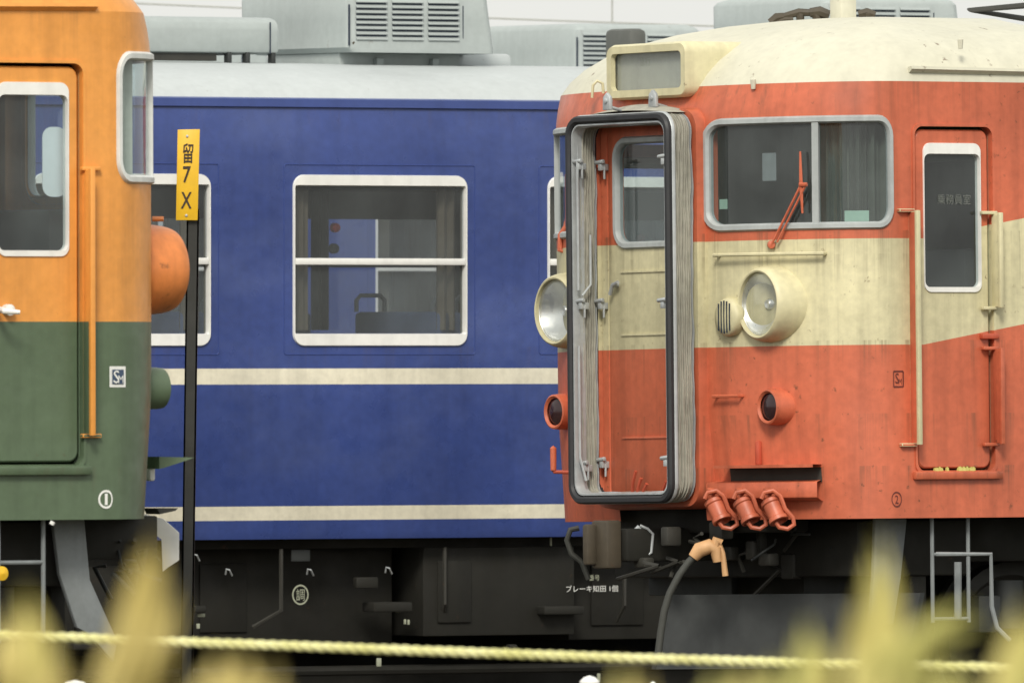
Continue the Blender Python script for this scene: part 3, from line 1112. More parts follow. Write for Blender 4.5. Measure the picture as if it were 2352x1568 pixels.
# roof fittings: cream box, pantograph with its insulators and frame
q = red.near(1937, 60, 78.2)
MB().box(q + Vector((0, 0, .02)), (.11, .11, .28)).build('roof_box', M['roof_cream'], rt, bevel=.015)
MB().box(q + Vector((0, 0, .125)), (.098, .098, .08)).build('roof_box_lid', M['roof_cream'], rt, bevel=.012)
for x0_, y0_, x1_, y1_, r_ in ((1768, 52, 1800, 38, .024), (1800, 38, 1870, 30, .022), (1838, 30, 1838, 52, .024), (1860, 30, 1905, 36, .032), (1870, 26, 1880, 54, .027), (1972, 34, 2010, 36, .027), (1990, 30, 1992, 44, .032), (1778, 56, 1822, 44, .020)):
    qa, qb = red.near(x0_, y0_, 78.4), red.near(x1_, y1_, 78.4)
    MB().tube([qa, qa.lerp(qb, .5) + Vector((0, 0, .012)), qb], [r_ * .8, r_, r_ * .85], 8).build('roof_cable', M['coupler'], rt)
b = MB()
for x_ in (3.0, 3.8):
    for y_ in (-.55, .55):
        b.lathe((x_, y_, 2.50), (0, 0, 1), [(0, .07), (.03, .05), (.05, .07), (.08, .05), (.10, .07), (.13, .04)], 14)
b.box((3.4, -.55, 2.68), (1.3, .07, .06)).box((3.4, .55, 2.68), (1.3, .07, .06)).box((2.75, 0, 2.68), (.06, 1.2, .06)).box((4.05, 0, 2.68), (.06, 1.2, .06))
for y_ in (-.5, .5):
    b.tube([(3.4, y_, 2.70), (2.45, y_ * .9, 2.80), (3.4, y_ * .7, 2.88)], .022, 8)
    b.tube([(3.4, y_, 2.70), (4.4, y_ * .9, 2.80), (3.4, y_ * .7, 2.88)], .022, 8)
b.box((3.4, 0, 2.90), (.3, 1.5, .05))
b.build('pantograph', M['dark_metal'], rt)
for yy in (-.9, .9):
    b = MB().tube([(1.9, yy, 2.60), (1.9, yy, 2.68), (2.2, yy, 2.68), (2.2, yy, 2.58)], .010, 8)
    b.build('roof_handrail', M['roof_cream'], rt)
for px, py in ((1730, 192), (2206, 100)):
    q = red.near(px, py, 76.9)
    MB().lathe(q, (0, 0, 1), [(-.03, .012), (.02, .016), (.03, .0)], 8).build('roof_cleat', M['roof_cream'], rt)

# below the floor at the front: coupler, hoses, plough
b = MB()
b.box((-.37, .0, -.125), (.10, .15, .26)).box((-.44, .05, -.125), (.08, .05, .22))
MB().box((.16, 0, -.13), (.94, .20, .18)).build('coupler_shank', M['under'], rt, bevel=.02)
b.build('coupler', M['coupler'], rt, bevel=.015)
d = 77.35
b = MB().tube([red.near(1432, 1247, d), red.near(1470, 1210, d)], .018, 8)
b.tube([red.near(*q, d) for q in ((1470, 1212), (1468, 1270), (1480, 1280), (1496, 1268), (1500, 1226), (1488, 1214), (1470, 1206))], .008, 8)
b.tube([red.near(1480, 1216, d), red.near(1482, 1275, d)], .006, 6)
b.build('uncoupling_lever', M['alu'], rt)
d = 76.9
b = MB()
b.tube([red.near(1592, 1280, d), red.near(1606, 1262, d), red.near(1630, 1254, d), red.near(1644, 1262, d), red.near(1648, 1290, d)], [.030, .042, .042, .034, .024], 12)
b.tube([red.near(1640, 1262, d), red.near(1646, 1240, d), red.near(1658, 1246, d)], [.03, .028, .02], 10)
b.tube([red.near(1650, 1244, d), red.near(1660, 1270, d), red.near(1666, 1322, d)], [.014, .014, .017], 8)
b.build('brake_cock', M['tan'], rt)
hp = [(1600, 1272), (1582, 1290), (1560, 1320), (1538, 1362), (1526, 1402), (1518, 1450), (1512, 1500)]
MB().tube([red.near(*q, d) for q in hp], .020, 10).build('brake_hose', M['hose'], rt)
hp = [(1330, 1212), (1310, 1216), (1302, 1240), (1312, 1270), (1336, 1290), (1352, 1330)]
MB().tube([red.near(*q, 78.2) for q in hp], .016, 8).build('brake_hose', M['hose'], rt)
b = MB()
for sg in (-1, 1):
    ye = 1.25 if sg < 0 else .28
    b.prism([(.05, 0, -.40), (.05 + .6 * ye, sg * ye, -.40), (-.05 + .6 * ye, sg * ye, -.80), (-.05, 0, -.80)], (.03, 0, 0))
b.build('snow_plough', M['under_grey'], rt)
for sg in (-1, 1):
    MB().box((.72, sg * .72, -.30), (.05, .78, .22)).build('pilot_beam', M['under_grey'], rt, bevel=.01)
rnd = random.Random(21)
for i in range(22):
    q = red.near(1440 + 560 * rnd.random(), 1215 + 95 * rnd.random(), 77.1 + .3 * rnd.random())
    if i % 2:
        MB().box(q, (rnd.uniform(.04, .10), rnd.uniform(.04, .12), rnd.uniform(.05, .14))).build('brake_fitting', M['dark_metal'], rt, bevel=.012)
    else:
        MB().tube([q, q + Vector((rnd.uniform(-.05, .05), rnd.uniform(-.2, .2), -.02)), q + Vector((0, rnd.uniform(-.25, .25), rnd.uniform(-.2, -.05)))], .011, 6).build('pipe_fitting', M['dark_metal'], rt)
b = MB()
rnd = random.Random(3)
for i in range(9):
    q = red.near(1720 + 260 * rnd.random(), 1205 + 60 * rnd.random(), 76.9 + .4 * rnd.random())
    MB().tube([q, q + Vector((rnd.uniform(-.05, .05), rnd.uniform(-.1, .1), rnd.uniform(-.03, .03))), q + Vector((rnd.uniform(-.12, .12), rnd.uniform(-.1, .1), rnd.uniform(-.16, .02)))], .005 + .006 * rnd.random(), 8).build('pipe_fitting', M['under_grey'], rt)
b = MB()
b.tube([red.near(*q, 76.3) for q in ((2150, 1272), (2276, 1272), (2278, 1392), (2290, 1440), (2320, 1470))], .013, 8)
b.tube([red.near(*q, 76.5) for q in ((2200, 1290), (2200, 1420))], .02, 8)
b.build('sand_pipe', M['stay_grey'], rt)

# ================================================================== orange and green train
OR_YAW = R(213)
org = express('train_car', 'orange and green train car at the left edge with white framed door window', 1,
              (0.505, 1.45, 0), P(270, 1192, 66.0), R(0.2), OR_YAW, M['orange_livery'], M['orange'], 0.69, 0.68,
              housing=M['orange_worn'], lamp2=M['green'], cutout=False, gut=-.045, rubber='frame_pale', lamp_x=-.085)
ot = org.root
grab_rail(org, 'grab_rail', 0.685, .384, 1.608, M['orange'], M['orange_livery'])
grab_rail(org, 'grab_rail', 1.28, .384, 1.608, M['orange'], M['orange_livery'])
b = MB()
q = org.near(8, 715, 65.55)
b.tube([org.near(-12, 708, 65.65), org.near(10, 714, 65.55), org.near(46, 717, 65.55)], [.016, .014, .010], 8)
b.lathe(org.near(-2, 712, 65.75), (0, 1, 0), [(-.06, .03), (.10, .026), (.11, .0)], 14)
b.build('door_handle', M['white'], ot)
# plain closed front (seen edge on): end door and its rim
b = MB()
frame_loft(b, gw, -.50, .50, .07, 2.2, .10, .10, .05, -.03, .10)
b.build('gangway_collar', M['orange_livery'], ot)
odoor = end_door(ot, M['orange_livery'], 0.0)
sa, za = org.at(98, 452, -.075)
sb, zb_ = org.at(153, 292, -.075)
b = MB()
pl_ = rrn(min(sa, sb), max(sa, sb), za, zb_, .05, 6, 3, 3)
b.loft([[S(u, v, o) for u, v in pl_] for o in (-.075, -.079)], 0, True, True)
b.build('bright_patch_sheet', M['patch_white'], ot, 0)  # white sheet added inside the door glass to make a bright patch
b = MB()
sa, sb = A + E * 56 / 90, 1.60
b.grid([[S(sa + (sb - sa) * i / 40, z, -.09 - .018 * math.sin(i * 1.1) - .012 * math.sin(i * .5)) for i in range(41)] for z in (1.57, 2.12)])
b.build('cab_curtain', M['pale_cloth'], ot, 60)
# emblem and number
es2, ez2 = org.at(271, 865, .003)
fo = lambda u, v: S(es2 - 1.35 * u, ez2 + v, .003)
fo2 = lambda u, v: S(es2 - 1.35 * u, ez2 + v, .005)
fo3 = lambda u, v: S(es2 - 1.35 * u, ez2 + v, .007)
b = MB()
b.add([fo(-.048, -.048), fo(.048, -.048), fo(.048, .048), fo(-.048, .048)], [(0, 1, 2, 3)], 0)
b.add([fo2(-.034, -.033), fo2(.034, -.033), fo2(.034, .033), fo2(-.034, .033)], [(0, 1, 2, 3)], 1)
text(b, 'S', .032, .058, lambda u, v: fo3(u - .012, v), 0)
text(b, 'M', .030, .034, lambda u, v: fo3(u + .014, v - .011), 0)
b.build('emblem', [M['white_print'], M['navy_print']], ot, 0)
cs2, cz2 = org.at(244, 1146, .003)
fc = lambda u, v: S(cs2 - u, cz2 + v, .003)
b = MB()
for i in range(32):
    a0, a1 = 2 * math.pi * i / 32, 2 * math.pi * (i + 1) / 32
    bar2d(b, fc, (.038 * math.cos(a0), .038 * math.sin(a0)), (.038 * math.cos(a1), .038 * math.sin(a1)), .0105)
bar2d(b, fc, (0, -.026), (0, .026), .015)
b.build('number_mark', M['white_print'], ot, 0)
# fittings that stick out of the front
d = 67.0
b = MB().tube([org.near(350, 503, d), org.near(376, 503, d)], .012, 8)
b.build('hook_bar', M['orange_worn'], ot)
MB().prism([org.near(*q, d) for q in ((335, 1048), (415, 1050), (400, 1056), (345, 1074), (335, 1076))], (0, .12, 0)).build('front_step', M['green'], ot)
MB().prism([org.near(*q, d) for q in ((330, 1166), (378, 1166), (372, 1172), (336, 1180))], (0, .12, 0)).build('front_step', M['dark_metal'], ot)
MB().box(org.near(345, 1082, d), (.03, .05, .09)).build('lamp_bracket', M['white'], ot, bevel=.01)
pl = [(332, 1180), (375, 1191), (411, 1223), (411, 1286), (385, 1303), (374, 1312), (371, 1238), (354, 1225), (332, 1204)]
MB().prism([org.near(*q, 67.4) for q in pl], org.inv.to_3x3() @ Vector((0, .05, 0))).build('plough_plate', M['white'], ot)
# pipes under the front
b = MB()
rnd = random.Random(5)
for i in range(11):
    q = org.near(225 + 95 * rnd.random(), 1200 + 130 * rnd.random(), 66.2 + .9 * rnd.random())
    MB().tube([q, q + Vector((rnd.uniform(-.05, .05), rnd.uniform(-.1, .1), rnd.uniform(-.03, .03))), q + Vector((rnd.uniform(-.12, .12), rnd.uniform(-.1, .1), rnd.uniform(-.18, .02)))], .006 + .007 * rnd.random(), 8).build('pipe_fitting', M['under_grey'], ot)
MB().tube([org.near(122, 1197, 65.8), org.near(118, 1204, 65.8)], .012, 8).build('step_bolt', M['white'], ot)  # white stub that stands in for a small white light
q = org.near(0, 1316, 65.6)
MB().lathe(q, (0, 1, 0), [(-.05, .035), (.02, .033), (.03, .0)], 16).build('axle_cap', M['yellow'], ot)
b = MB()
b.box((.55, 0, -.45), (.08, 2.0, .5)).box((.22, 0, -.09), (.42, 2.0, .20))
b.build('pilot_beam', M['under'], ot, bevel=.01)

# ================================================================== blue coaches
BL_YAW = R(32)
WPX = 1.80


def build_coach():
    loc, m = place((0, -1.45, 0), P(1176, 1233, 86.8), 0, BL_YAW)
    root = thing('passenger_coach', 'dark blue passenger coach with two cream stripes, between the red and orange cars', 'train car', loc, (0, 0, BL_YAW), 'blue coaches')
    root['lift'] = LIFT
    inv = m.inverted()
    near = lambda px, py, d: inv @ P(px, py, d)
    L = 10.4
    wc = [-.935 + WPX * k for k in range(-5, 7) if abs(-.935 + WPX * k) < L - .8]
    wh = 0.614
    zb, zt = 1.229, 2.113
    prof = [(0, 1.435), (.05, 1.45), (zb, 1.45), (zt, 1.45), (2.30, 1.449), (2.45, 1.438), (2.585, 1.415)]
    yz = lambda z: next(y0 + (y1 - y0) * (z - z0) / (z1 - z0) for (z0, y0), (z1, y1) in zip(prof, prof[1:]) if z <= z1 + 1e-9)
    xs = sorted([-L, L] + [c - wh + .014 for c in wc] + [c + wh - .014 for c in wc])
    inhole = lambda i, j, zz: any(abs((xs[j] + xs[j + 1]) / 2 - c) < .3 for c in wc) and zb < (zz[i] + zz[i + 1]) / 2 < zt
    b = MB()
    zz = [q[0] for q in prof]
    for sg in (-1, 1):
        b.grid([[Vector((x, sg * y, z)) for x in xs] for z, y in prof], lambda i, j: inhole(i, j, zz))
    for x in (-L, L):
        b.add([(x, -1.435, 0), (x, 1.435, 0), (x, 1.415, 2.585), (x, -1.415, 2.585)], [(0, 1, 2, 3)])
    b.build('body', M['blue_livery'], root, 30)
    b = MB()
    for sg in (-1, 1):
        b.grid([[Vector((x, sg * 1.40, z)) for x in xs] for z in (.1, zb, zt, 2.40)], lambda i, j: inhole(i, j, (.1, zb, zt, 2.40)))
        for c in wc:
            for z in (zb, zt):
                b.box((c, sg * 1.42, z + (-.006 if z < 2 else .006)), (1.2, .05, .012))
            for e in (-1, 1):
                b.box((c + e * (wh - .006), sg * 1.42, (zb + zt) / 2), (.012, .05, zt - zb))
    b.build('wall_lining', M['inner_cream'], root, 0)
    # gutter band
    for sg in (-1, 1):
        b = MB().loft([[Vector((x, sg * y, z)) for y, z in ((1.40, 2.580), (1.434, 2.584), (1.430, 2.632), (1.395, 2.640))] for x in (-L, L)], cap0=True, cap1=True)
        b.build('gutter', M['blue'], root)
    rp = [(1.395, 2.638), (1.35, 2.69), (1.25, 2.745), (1.10, 2.79), (.85, 2.832), (.55, 2.858), (.25, 2.871), (0, 2.874)]
    rp = [(-y, z) for y, z in rp] + [(y, z) for y, z in rp[::-1][1:]]
    b = MB().loft([[Vector((x, y, z)) for y, z in rp] for x in (-L, L)], closed=False, cap0=True, cap1=True)
    b.build('roof', M['roof_grey'], root, 60)
    # windows
    fm = {}
    for sg in (-1, 1):
        fn = (lambda u, v, o, sg=sg: Vector((u, sg * (1.45 + o), v)))
        f = MB()
        frame_loft(f, fn, -wh, wh, 1.153, 2.180, .016, .075, .012, -.03, .014, None, 0, .076, .068)
        f_me = f.mesh('window_frame', M['white'])
        s_me = MB().box((0, sg * 1.448, 1.660), (2 * wh - .03, .03, .040)).mesh('sash_bar', M['white'], bevel=.005)
        up = MB().grid([[Vector((x, sg * 1.435, z)) for x in (-wh + .012, wh - .012)] for z in (1.66, zt + .006)]).mesh('pane', M['glass'])
        lo = MB().grid([[Vector((x, sg * 1.425, z)) for x in (-wh + .012, wh - .012)] for z in (zb - .006, 1.66)]).mesh('pane', M['glass'])
        pn = MB()
        frame_loft(pn, fn, -.675, .675, 1.100, 2.243, .007, .02, .014, -.004, .0035)
        p_me = pn.mesh('panel_seam', M['blue'])
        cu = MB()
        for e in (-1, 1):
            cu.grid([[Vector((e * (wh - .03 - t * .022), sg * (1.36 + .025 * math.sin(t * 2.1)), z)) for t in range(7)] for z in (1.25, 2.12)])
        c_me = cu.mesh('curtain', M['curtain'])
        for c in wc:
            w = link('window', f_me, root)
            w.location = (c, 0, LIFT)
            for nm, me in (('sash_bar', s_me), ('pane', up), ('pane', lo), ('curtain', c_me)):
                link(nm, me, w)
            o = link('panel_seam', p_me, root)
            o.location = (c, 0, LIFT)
    # inside
    MB().box((0, 0, .16), (2 * L - .1, 2.78, .04)).build('floor', M['inner_dark'], root, 0)
    MB().box((0, 0, 2.42), (2 * L - .1, 2.78, .03)).build('ceiling', M['inner_cream'], root, 0)
    st = MB()
    st.box((.30, 0, .55), (.46, .95, .14)).box((.05, 0, .93), (.10, .95, .86)).box((-.05, 0, .93), (.10, .95, .86)).box((-.30, 0, .55), (.46, .95, .14))
    st.box((0, 0, .35), (.5, .9, .3), 1)
    st_me = st.mesh('seat', [M['moquette'], M['inner_dark']], bevel=.03)
    gr_me = MB().tube([(-.10, .44, 1.36), (-.10, .44, 1.43), (-.07, .44, 1.46), (.07, .44, 1.46), (.10, .44, 1.43), (.10, .44, 1.36)], .014, 8).mesh('seat_grip', M['stay_grey'])
    for c in wc[:-1]:
        for sg in (-1, 1):
            s_ = link('seat', st_me, root)
            s_.location = (c + WPX / 2 - .35, sg * .88, LIFT)
            link('seat_grip', gr_me, s_)
    for sg in (-1, 1):
        b = MB()
        for i in range(4):
            b.tube([(-L + .1, sg * (1.36 - i * .09), 2.16 - i * .01), (L - .1, sg * (1.36 - i * .09), 2.16 - i * .01)], .012, 6)
        b.build('luggage_rack', M['alu'], root)
    q = near(773, 523, 87.0)
    MB().lathe(q, (0, 1, 0), [(-.02, .0), (0, .028), (.03, .03)], 12).build('alarm_knob', M['alarm'], root)
    MB().lathe(near(770, 571, 87.0), (0, 1, 0), [(-.02, .0), (0, .03), (.03, .032)], 12).build('vent_knob', M['inner_dark'], root)
    # roof coolers
    cx0 = -.615
    cl = MB()
    cl.loft([rrn_ for rrn_ in ([Vector((x, y, z)) for x, y in rr2] for rr2, z in (
        (rrn(.02, 1.05, -.575, .60, .06, 5, 2, 2), 0), (rrn(-.01, 1.05, -.575, .66, .06, 5, 2, 2), .03), (rrn(0, 1.045, -.567, .70, .06, 5, 2, 2), .10),
        (rrn(0, 1.03, -.565, .74, .06, 5, 2, 2), .20), (rrn(.004, 1.01, -.565, .75, .06, 5, 2, 2), .34), (rrn(.02, .99, -.545, .73, .06, 5, 2, 2), .365), (rrn(.07, .96, -.49, .68, .06, 5, 2, 2), .385)))], 0, True, True)
    cl_me = cl.mesh('roof_cooler', M['cooler_grey'], 40)
    pd_me = MB().box((.46, 0, -.05), (.86, .8, .10)).box((.3, -.42, -.06), (.05, .05, .06)).box((.7, -.42, -.06), (.05, .05, .06)).mesh('cooler_base', M['cooler_grey'], bevel=.006)
    lv = MB()
    lv.box((0, -.0015, 0), (.213, .003, .022), 1)
    lv.prism([(-.11, 0, .020), (-.11, -.016, .004), (-.11, -.013, .000), (-.11, 0, .013)], (.22, 0, 0), 0)
    lv_me = lv.mesh('louver', [M['cooler_grey'], M['slot_dark']], 0)
    ln_me = MB().box((.003, -.563, .165), (.007, .012, .25)).box((.815, -.563, .165), (.006, .010, .25)).mesh('panel_joint', M['slot_dark'], 0)
    sc_me = MB()
    for x in (.035, .39, .78):
        sc_me.lathe((x, -.566, .055), (0, 1, 0), [(-.004, .0), (-.003, .010), (.01, .010)], 10)
    sc_me = sc_me.mesh('bolt', M['coupler'])
    for k in (-1, 0, 1, 2):
        o = link('roof_cooler', cl_me, root)
        o.location = (cx0 + 3.45 * k, 0, LIFT + 2.935)
        link('cooler_base', pd_me, o)
        link('panel_joint', ln_me, o)
        link('bolt', sc_me, o)
        for cidx in range(3):
            for r_ in range(8):
                if k == -1 and False:
                    continue
                q = link('louver', lv_me, o)
                q.location = (.04 + .118 + cidx * .257, -.5665 + .010 * (r_ * .033) , .075 + r_ * .0395 * .82)
        # ventilators between the coolers
        v = MB().box((0, 0, .0), (.48, .5, .10)).build('ventilator', M['roof_grey'], root, bevel=.03)
        v.location = (cx0 + 3.45 * k + 1.16, .05, LIFT + 2.895)
    q = near(1437, 110, 88.05)
    MB().box(q + Vector((0, 0, -.03)), (.13, .30, .29)).build('roof_duct', M['duct'], root, bevel=.035)
    # low locker on brackets to the left of the cooler
    b = MB()
    b.loft([[Vector((x, y, z)) for y, z in ((-.36, 2.925), (-.36, 3.09), (-.33, 3.13), (-.27, 3.145), (.27, 3.145), (.36, 3.09), (.36, 2.925))] for x in (-2.3, -.98)] , cap0=True, cap1=True)
    lk = b.build('roof_locker', M['cooler_grey'], root, bevel=.03)
    MB().box((-1.05, -.362, 3.02), (.006, .008, .19)).build('panel_joint', M['slot_dark'], lk, 0)
    MB().box((-1.72, -.30, 2.90), (.62, .06, .045)).build('locker_gap_shade', M['dark_metal'], lk)  # dark block put in the gap, standing in for shade under the locker
    for x in (-1.33, -1.20, -1.02):
        MB().box((x, -.33, 2.895), (.03, .05, .07)).build('locker_foot', M['under_grey'], lk, bevel=.005)
    # underframe equipment
    b = MB().box((0, 0, -.03), (2 * L - .2, 2.5, .06)).box((0, .3, -.5), (2 * L - 1, .3, .95))  # side sill, plus an added inner wall that blocks light under the coach
    b.build('underframe_and_light_block', M['under'], root, 0)
    rnd = random.Random(11)
    x = -9.4
    while x < 9.2:
        w = rnd.uniform(.7, 1.9)
        hgt = rnd.uniform(.48, .72)
        dep = rnd.uniform(.5, .75)
        y0 = -1.32 + rnd.uniform(0, .22)
        e = MB().box((x + w / 2, y0 + dep / 2, -.06 - hgt / 2), (w, dep, hgt))
        for i in range(rnd.randint(1, 3)):
            e.box((x + w * (.2 + .3 * i), y0 - .008, -.06 - hgt * .5), (w * .22, .016, hgt * .7))
        e.build('equipment_box', M['under'], root, bevel=.012)
        x += w + rnd.uniform(.03, .12)
    for i in range(46):
        x = -8.5 + i * .39 + rnd.uniform(-.12, .12)
        z = rnd.uniform(-.68, -.12)
        y = -1.36 - rnd.uniform(0, .04)
        if i % 3 == 0:
            MB().tube([(x, y, -.06), (x, y, z), (x + rnd.uniform(-.15, .15), y + .1, z - .1)], .013, 6).build('drain_pipe', M['dark_metal'], root)
        elif i % 3 == 1:
            MB().box((x, y, z), (rnd.uniform(.05, .16), .05, rnd.uniform(.04, .12))).build('valve', M['under'], root, bevel=.01)
        else:
            MB().box((x, y + .05, z), (rnd.uniform(.12, .30), .14, rnd.uniform(.03, .06))).build('bracket', M['under'], root, bevel=.01)
    for sg in (-1, 1):
        MB().tube([(-9.3, sg * 1.1, -.80), (9.3, sg * 1.1, -.80)], .03, 8).build('air_pipe', M['under'], root)
    MB().box((0, 0, -.90), (18.5, 1.8, .14)).build('belly_pan', M['under'], root, 0)
    return root, m, near


coach, coach_m, cnear = build_coach()
# prints and small fittings low on the near coach
DC = 86.78


def cpt(px, py, off=.0):
    """point of the near coach's low side plane (y = -1.34) that shows at a pixel"""
    o = coach_m.inverted() @ Vector((0, 0, CZ))
    t = coach_m.inverted() @ P(px, py, 80)
    f = (-1.345 - off - o.y) / (t.y - o.y)
    return o + (t - o) * f


b = MB()
pc = cpt(690, 1365)
fb = lambda u, v: pc + Vector((u, 0, v))
for i in range(32):
    a0, a1 = 2 * math.pi * i / 32, 2 * math.pi * (i + 1) / 32
    bar2d(b, fb, (.053 * math.cos(a0), .056 * math.sin(a0)), (.053 * math.cos(a1), .056 * math.sin(a1)), .010)
text(b, '調', .060, .072, fb)
b.build('check_mark', M['grey_print'], coach, 0)
pt_ = cpt(1360, 1351)
text(MB(), 'ブレーキ知田 1個', .372, .040, lambda u, v: pt_ + Vector((u, 0, v))).build('lettering', M['white_print'], coach, 0)
pt2 = cpt(1365, 1326)
text(MB(), '番号', .075, .035, lambda u, v: pt2 + Vector((u, 0, v))).build('lettering', M['grey_print'], coach, 0)
for px, py in ((450, 1278), (525, 1312), (712, 1312), (892, 1308)):
    MB().tube([cpt(px - 7, py + 6), cpt(px - 5, py - 6, .02), cpt(px + 2, py - 4, .02), cpt(px + 8, py + 9)], .006, 6).build('pipe_hook', M['alu'], coach)
for px, py, w, h in ((1265, 1243, .01, .05), (930, 1427, .012, .03), (938, 1428, .012, .03), (462, 1412, .05, .02), (455, 1437, .02, .03), (915, 1402, .04, .015), (1375, 1555, .02, .05), (870, 1520, .03, .05)):
    MB().box(cpt(px, py, .01), (w, .012, h)).build('paint_tab', M['grey_print'], coach, bevel=.002)
MB().box(cpt(690, 1275), (.13, .012, .07)).build('maker_plate', M['under_grey'], coach, bevel=.003)


def copy_tree(o, parent=None):
    n = o.copy()
    COL.objects.link(n)
    if parent is not None:
        n.parent = parent
        n.matrix_parent_inverse = o.matrix_parent_inverse.copy()
    for ch in list(o.children):
        copy_tree(ch, n)
    return n


far = copy_tree(coach)
far.location, _ = place((-.615, -.565, 2.935), P(1325, 183 - 0, 96.9), 0, BL_YAW)
far_shift = Matrix.Rotation(BL_YAW, 3, 'Z') @ Vector((.60, 0, 0))
far.location += far_shift
for o in far.children:
    if o.name.split('.')[0] in ('roof_cooler', 'ventilator'):
        o.location.x -= .60
dc = MB()
dc.grid([[Vector((-.60 + t * .03, 1.30 + .02 * math.sin(t * 1.7), z)) for t in range(41)] for z in (1.22, 2.13)])
dc_me = dc.mesh('sky_block_curtain', M['curtain_red'])  # curtains added across the far windows so no sky shines through
rb_me = MB().box((0, 1.385, 2.045), (1.19, .012, .19)).box((0, 1.385, 1.95), (1.19, .02, .02)).mesh('roller_blind', M['curtain'])
sides = {}
for root_, me_ in ((far, dc_me), (coach, rb_me)):
    for o in [q for q in root_.children if q.name.startswith('window') and q.data.vertices[0].co.y > 0]:
        link(me_.name, me_, o)
for o in [q for q in far.children if q.name.startswith('roof_locker')]:
    for q in list(o.children):
        bpy.data.objects.remove(q)
    bpy.data.objects.remove(o)
far['label'] = 'farther coach mostly hidden behind the blue one, its pale cooler with slots showing above'
far.location.z = coach.location.z
plain = sorted([o for o in far.children if o.name.startswith('roof_cooler')], key=lambda o: o.location.x)[0]
for o in list(plain.children):                       # the one to the left has plain sides
    if o.name.startswith('louver') or o.name.startswith('bolt'):
        bpy.data.objects.remove(o)

for o_, yaw, m_ in ((rt, RED_YAW, red.mat), (ot, OR_YAW, org.mat), (coach, BL_YAW, None), (far, BL_YAW, None)):
    trackbed(o_.location, yaw, o_.location.z)

# ================================================================== stop sign on its post
DS = 70.0
sgn = thing('track_sign', 'narrow yellow sign reading 留7X on a black post', 'sign', (P(436, 1568, DS).x, DS, GZ))
up_ = sgn.matrix_basis.inverted()
sl = lambda px, py, dd=0.0: Vector((P(px, py, DS).x, DS + dd, P(px, py, DS).z)) - Vector(sgn.location)
top, bot = sl(443, 480, .03), sl(428, 1568, .03)
dirv = (top - bot).normalized()
bot = bot - dirv * ((bot.z - 0) / dirv.z)
b = MB()
r_ = Matrix.Rotation(0.5, 3, 'Z')
for (x0, y0, x1, y1) in ((-.03, -.004, .03, .004), (.022, -.004, .03, .055), (-.03, -.004, -.022, .055)):
    b.prism([bot + Vector((x0, y0, 0)), bot + Vector((x1, y0, 0)), bot + Vector((x1, y1, 0)), bot + Vector((x0, y1, 0))], top - bot)
b.build('post', M['post'], sgn)
corners = [sl(*q) for q in ((408, 298), (459, 297), (454, 506), (404, 506))]
b = MB().prism(corners, (0, .006, 0))
pan = b.build('panel', M['yellow'], sgn, bevel=.002)
cc = lambda u, v, px, py: sl(px, py, -.003) + Vector((u - v * .025 * -1, 0, v))
b = MB()
for ch, px, py, w, h in (('留', 432, 352, 24, 46), ('7', 429, 401, 18, 38), ('X', 428, 460, 25, 38)):
    k_ = DS / F
    text(b, ch, w * k_, h * k_, lambda u, v: cc(u, v, px, py), 0, .012)
b.build('lettering', M['black_print'], pan, 0)
for px, py in ((430, 313), (428, 495)):
    MB().lathe(sl(px, py, 0), (0, 1, 0), [(-.006, .0), (-.005, .006), (.004, .008)], 10).build('rivet', M['alu'], pan)

# ================================================================== wires of the overhead line
for i, (pa, pb, dd, lab) in enumerate((((300, 3), (1700, 62), 112, 'upper overhead wire crossing the white sky above the coach roofs'),)):
    pts = [P(pa[0] - 900 + (pb[0] - pa[0] + 1800) * t / 12, pa[1] - 38 + (pb[1] - pa[1] + 66) * t / 12 - 10 * math.sin(t / 12 * math.pi) * -1, dd) for t in range(13)]
    w = thing('overhead_wire', 'thin overhead wire crossing the white sky above the coach roofs', 'wire', pts[0])
    MB().tube([p - pts[0] for p in pts], .006, 6).build('contact_wire', M['wire'], w)
    q = P(1406, 54, dd) - pts[0]
    MB().tube([q, q + Vector((0, 0, 1.2))], .006, 6).build('dropper', M['wire'], w)
pts = [P(-200 + 2800 * t / 10, -2 + 34 * t / 10, 118) for t in range(11)]

# ================================================================== rope in front
DR = 46.0
ctrl = [(-260, 1437), (0, 1456), (400, 1473), (900, 1491), (1400, 1509), (1900, 1523), (2352, 1533), (2620, 1537)]


def rope_y(x):
    for (x0, y0), (x1, y1) in zip(ctrl, ctrl[1:]):
        if x0 <= x <= x1:
            return y0 + (y1 - y0) * (x - x0) / (x1 - x0)


N = 640
path = [P(-260 + 2880 * i / N, rope_y(-260 + 2880 * i / N), DR) for i in range(N + 1)]
rope = thing('rope', 'pale yellow twisted rope stretched low across the whole foreground', 'rope', path[0])
for sidx in range(3):
    pts = []
    for i, p in enumerate(path):
        a = 2 * math.pi * (i / 17.0 + sidx / 3)
        pts.append(p - path[0] + Vector((0, .0088 * math.cos(a), .0088 * math.sin(a))))
    MB().tube(pts, .0074, 6).build('strand', M['rope'], rope)


# ================================================================== plants close to the camera
def blade(mb, base, tip, w, bend, n=8):
    base, tip = Vector(base), Vector(tip)
    ax = (tip - base)
    side_ = ax.cross(Vector((0, 1, 0)))
    side_ = side_.normalized() if side_.length > 1e-6 else Vector((1, 0, 0))
    L_, C_, R_ = [], [], []
    for i in range(n + 1):
        t = i / n
        p = base + ax * t + Vector((bend[0], bend[1], bend[2])) * (4 * t * (1 - t))
        ww = w * (0.35 + 0.65 * math.sin(min(1, t * 1.6) * math.pi / 2)) * (1 - t ** 3) / 2
        L_.append(p - side_ * ww)
        C_.append(p + Vector((0, -.18 * ww, 0)))
        R_.append(p + side_ * ww)
    mb.grid([L_, C_, R_])
    return mb


